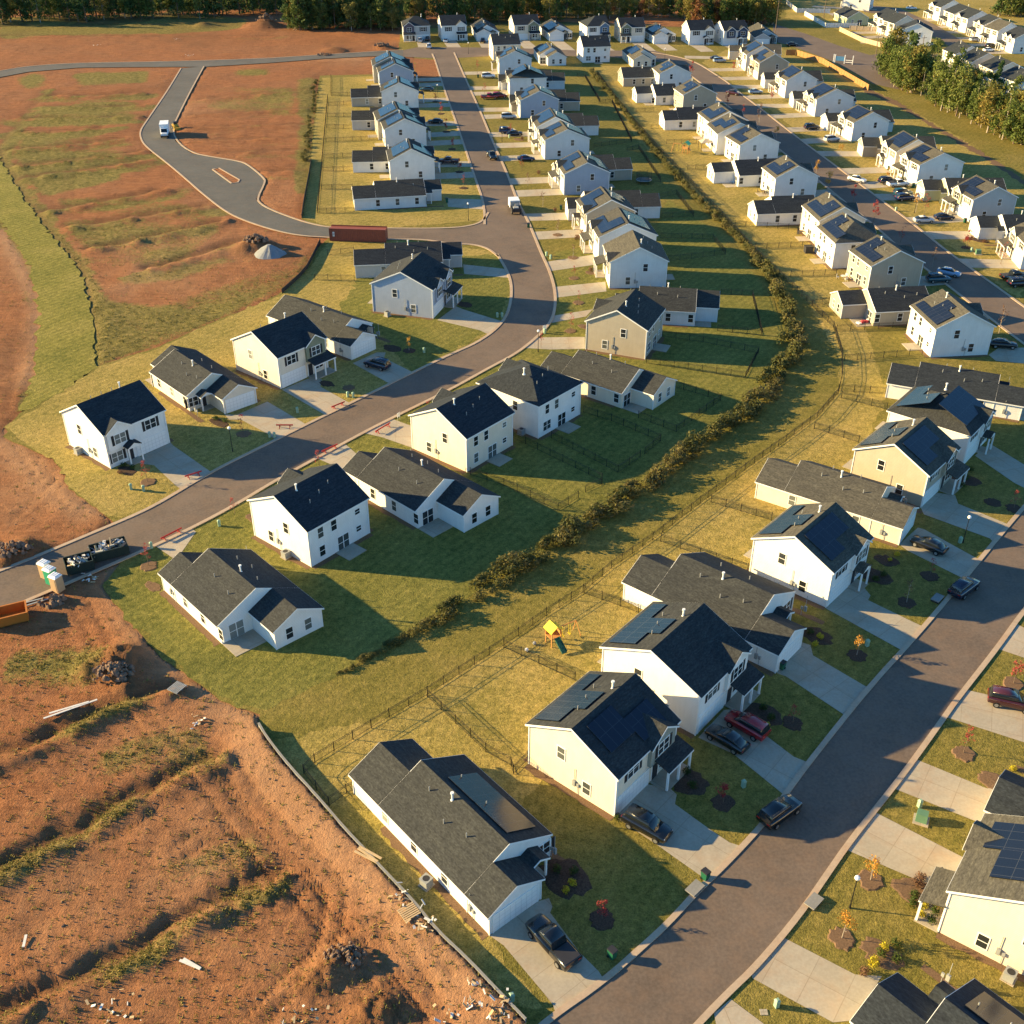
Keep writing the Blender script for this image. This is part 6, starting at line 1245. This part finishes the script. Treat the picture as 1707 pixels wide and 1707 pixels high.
for i,(px,py,n,sp,w) in enumerate(((668,1503,6,.5,'white sheet scraps against the middle of the retaining wall'),(705,1545,9,.7,'pale scraps just right of the pallet at the wall'),(785,1650,4,.3,'white folded scraps at the lower end of the wall'),(782,1678,5,.3,'white bags near the bottom of the wall'),(825,1695,10,.8,'broken white scraps at the bottom of the wall'),(745,1697,5,.5,'white and dark plastic at the bottom edge'),(500,1700,8,1.0,'scattered white stones at the bottom edge'),(190,1682,9,1.2,'line of pale stones at the bottom left edge'),(152,968,8,.6,'pale sheets lying beside the nearest dumpster'),(330,1205,6,.5,'pale scraps on the clay left of the retaining wall top'),(160,76,8,1.,'pale crates on the far clay at the top left, left one'),(293,66,9,1.,'pale crates on the far clay at the top left, right one'),(313,93,8,1.,'small scrap heap above the new road junction'),(492,50,6,1.2,'white sheet near the woods edge at the top left'))):
    if n: scraps(px,py,n,sp,w,500+i)
def heap(px,py,rx,h,n,lab,sd,mt,name='debris_pile',cone=False,sz=.5):
    x,y=at(px,py); rr=random.Random(sd); b=MB()
    if cone:
        R_=[(rx*(1+rr.gauss(0,.04))*math.cos(a*math.pi/12),rx*(1+rr.gauss(0,.04))*math.sin(a*math.pi/12),-.1) for a in range(24)]; M_=[(p[0]*.55+rr.gauss(0,.06),p[1]*.55+rr.gauss(0,.06),h*.5+rr.gauss(0,.06)) for p in R_]; T_=[(p[0]*.12,p[1]*.12,h) for p in R_]; b.hull(R_,M_); b.hull(M_,T_)
    for i in range(n):
        a=rr.random()*6.28; q=rr.random()**.6; c=(rx*q*math.cos(a),rx*q*math.sin(a)*.7,h*(1-q)*.8+rr.uniform(-.1,.1)); s=sz*rr.uniform(.3,1.); pts=[(c[0]+s*rr.uniform(.5,1.1)*math.cos(t),c[1]+s*rr.uniform(.5,1.1)*math.sin(t)) for t in(0,1.2,2.4,3.7,5.1)]
        b.hull([(p[0],p[1],c[2]-s*.4) for p in pts],[(c[0]+(p[0]-c[0])*.5,c[1]+(p[1]-c[1])*.5,c[2]+s*rr.uniform(.3,.8)) for p in pts])
    o=b.build(name,mt,None,(x,y,gz(x,y)[0] if not gz(x,y)[2] else 0)); tag(o,lab,'heap')
heap(450,424,3.4,1.9,10,'grey cone of gravel left of the container',1,'gravel','gravel_pile',True,.2); heap(428,412,2.6,1.3,70,'rough heap of red-brown rocks beside the gravel cone',2,'rubble',sz=.6)
heap(190,1130,2.3,1.5,120,'dark mound of dug soil and roots on the near clay field',3,'rubble',sz=.45); heap(575,1602,1.7,.9,80,'brown heap of clods on the clay near the bottom',4,'rubble',sz=.32); heap(22,925,2.4,.9,70,'heap of broken clods at the left edge above the road',5,'rubble',sz=.5); heap(88,1003,1.6,.8,24,'pale boulder heap beside the portable toilets',6,'rubble',sz=.7); heap(540,92,3,.9,50,'dark clod heap above the new road, left of the top row',7,'rubble',sz=.6); heap(636,80,3,.9,50,'dark clod heap above the new road, nearest the top row',8,'rubble',sz=.6); heap(445,44,4.5,3.,40,'tall mound of red earth at the woods edge',9,'rubble',sz=.9)
for k,(hx,hy) in list(HOUSE.items()):
    if math.hypot(hx,hy)>262: continue
    t=[q.split() for q in TABLE.strip().split('\n') if q.split()[0]==k][0]; x,y,a_,L_,D_=map(float,t[2:7]); b=MB(); w=.75; rr=random.Random(len(k)+int(x)); De=D_ if k in GSP else D_-5.2
    for (ax,ay),(bx,by),(nx,ny) in (((0,0),(0,De),(-1,0)),((L_,0),(L_,De),(1,0)),((0,D_),(L_,D_),(0,1)))[:3 if k in GSP else 2]:
        if k in RSP: b=MB()
        n=int(math.hypot(bx-ax,by-ay)/.8); e=[w+rr.gauss(0,.09) for _ in range(n+1)]
        for i in range(n):
            p=(ax+(bx-ax)*i/n,ay+(by-ay)*i/n); q=(ax+(bx-ax)*(i+1)/n,ay+(by-ay)*(i+1)/n); b.poly([(p[0],p[1],.0),(q[0],q[1],.0),(q[0]+nx*e[i+1],q[1]+ny*e[i+1],.0),(p[0]+nx*e[i],p[1]+ny*e[i],.0)])
        if k in RSP: o=b.build('mulch_bed','mulch_light',None,(x,y,.052),R(a_)); tag(o,'%s mulch strip, %s'%('left-wall' if nx<0 else 'right-wall',REF[k]),'mulch bed','mulch strips')
    if k in GSP: o=b.build('mulch_bed','mulch_light',None,(x,y,.052),R(a_)); tag(o,'mulch strip round the '+REF[k],'mulch bed','mulch strips')
# patio clutter
def chair_set(px,py,lab,mt='door_dark'):
    r=empty('patio_set',(*at(px,py),.08),rt_.random()*3,lab,'garden furniture'); b=MB(); b.tube((0,0,.68),(0,0,.73),.6,n=12); b.tube((0,0,0),(0,0,.68),.05,n=6); b.build('table',mt,r)
    for k in range(3):
        a=k*2.1; c=MB(); c.box(-.25,-.25,.4,.25,.25,.46); c.box(-.25,.2,.46,.25,.26,.95); 
        for u in(-.22,.22):
            for v in(-.22,.22): c.box(u-.02,v-.02,0,u+.02,v+.02,.4)
        c.build('chair',mt,r,(1.05*math.cos(a),1.05*math.sin(a),0),a-math.pi/2)
chair_set(1335,391,'dark patio table and chairs behind the cream house by the swale'); chair_set(1405,466,'pale patio table and chairs behind the beige house by the swale','scrap_white'); chair_set(1168,226,'pale patio table and chairs behind the far cream house','scrap_white'); chair_set(1271,323,'brown patio table and chairs behind the white house above the dark ranch','bark'); chair_set(1592,122,'dark patio set behind a cream house beyond the tree belt')
r=empty('storage_box',(*at(1347,421),.03),R(5),'dark blue-black covered box behind the white house with the dark gable','box'); b=MB(); b.box(-.8,-.7,0,.8,.7,1.3); b.build('cover','door_dark',r); b=MB(); b.box(-.86,-.76,1.3,.86,.76,1.42); b.build('lid','silt',r)
r=empty('parasol',(*at(1630,138),.03),0,'red garden parasol beyond the tree belt','parasol'); b=MB()
for k in range(8): b.poly([(1.7*math.cos(k*math.pi/4),1.7*math.sin(k*math.pi/4),2.1),(1.7*math.cos((k+1)*math.pi/4),1.7*math.sin((k+1)*math.pi/4),2.1),(0,0,2.6)])
b.build('canopy','tarp_red',r); b=MB(); b.tube((0,0,0),(0,0,2.6),.04,n=6); b.build('pole','steel_grey',r)
r=empty('toy_pile',(*at(1437,539),.03),.4,'red and white toys behind the tan ranch by the swale','toys'); b=MB(); b.ball((0,0,.3),.35); b.box(.5,-.3,0,1.2,.3,.4); b.build('red_toy','tarp_red',r); b=MB(); b.box(-1.,-.4,0,-.4,.5,.25); b.ball((1.5,.4,.25),.25); b.build('white_toy','plastic_white',r)
for px,py,m_,w in ((878,1086,'plastic_white','white ball on the golden grass left of the yellow playset'),(891,1075,'steel_grey','grey ball on the golden grass nearest the yellow playset')):
    b=MB(); b.ball((0,0,.22),.22,nu=12,nv=8); o=b.build('play_ball',m_,None,(*at(px,py),.03),smooth=True); tag(o,w,'ball')
# ------------------------------------------------------------------ make every label single out one thing
tops=[o for o in bpy.data.objects if o.parent is None and o.get('label')]
seen={}
for o in tops: seen.setdefault(o['label'],[]).append(o)
KEEP=('hedge','woods','belt','scrub','top right corner','behind the left half','right end of the top row','bank left','far narrow')
for lab,os_ in seen.items():
    if len(os_)<2: continue
    if os_[0].name.split('.')[0] in('hedge_bush','pine_tree','broadleaf_tree'): continue
    os_.sort(key=lambda o:o.location.x)
    n=len(os_); words=['left','right'] if n==2 else ['left','middle','right'] if n==3 else ['%s rightwards'%ordn(i+1) for i in range(n)]
    for o,w in zip(os_,words): o['label']=lab+', '+w
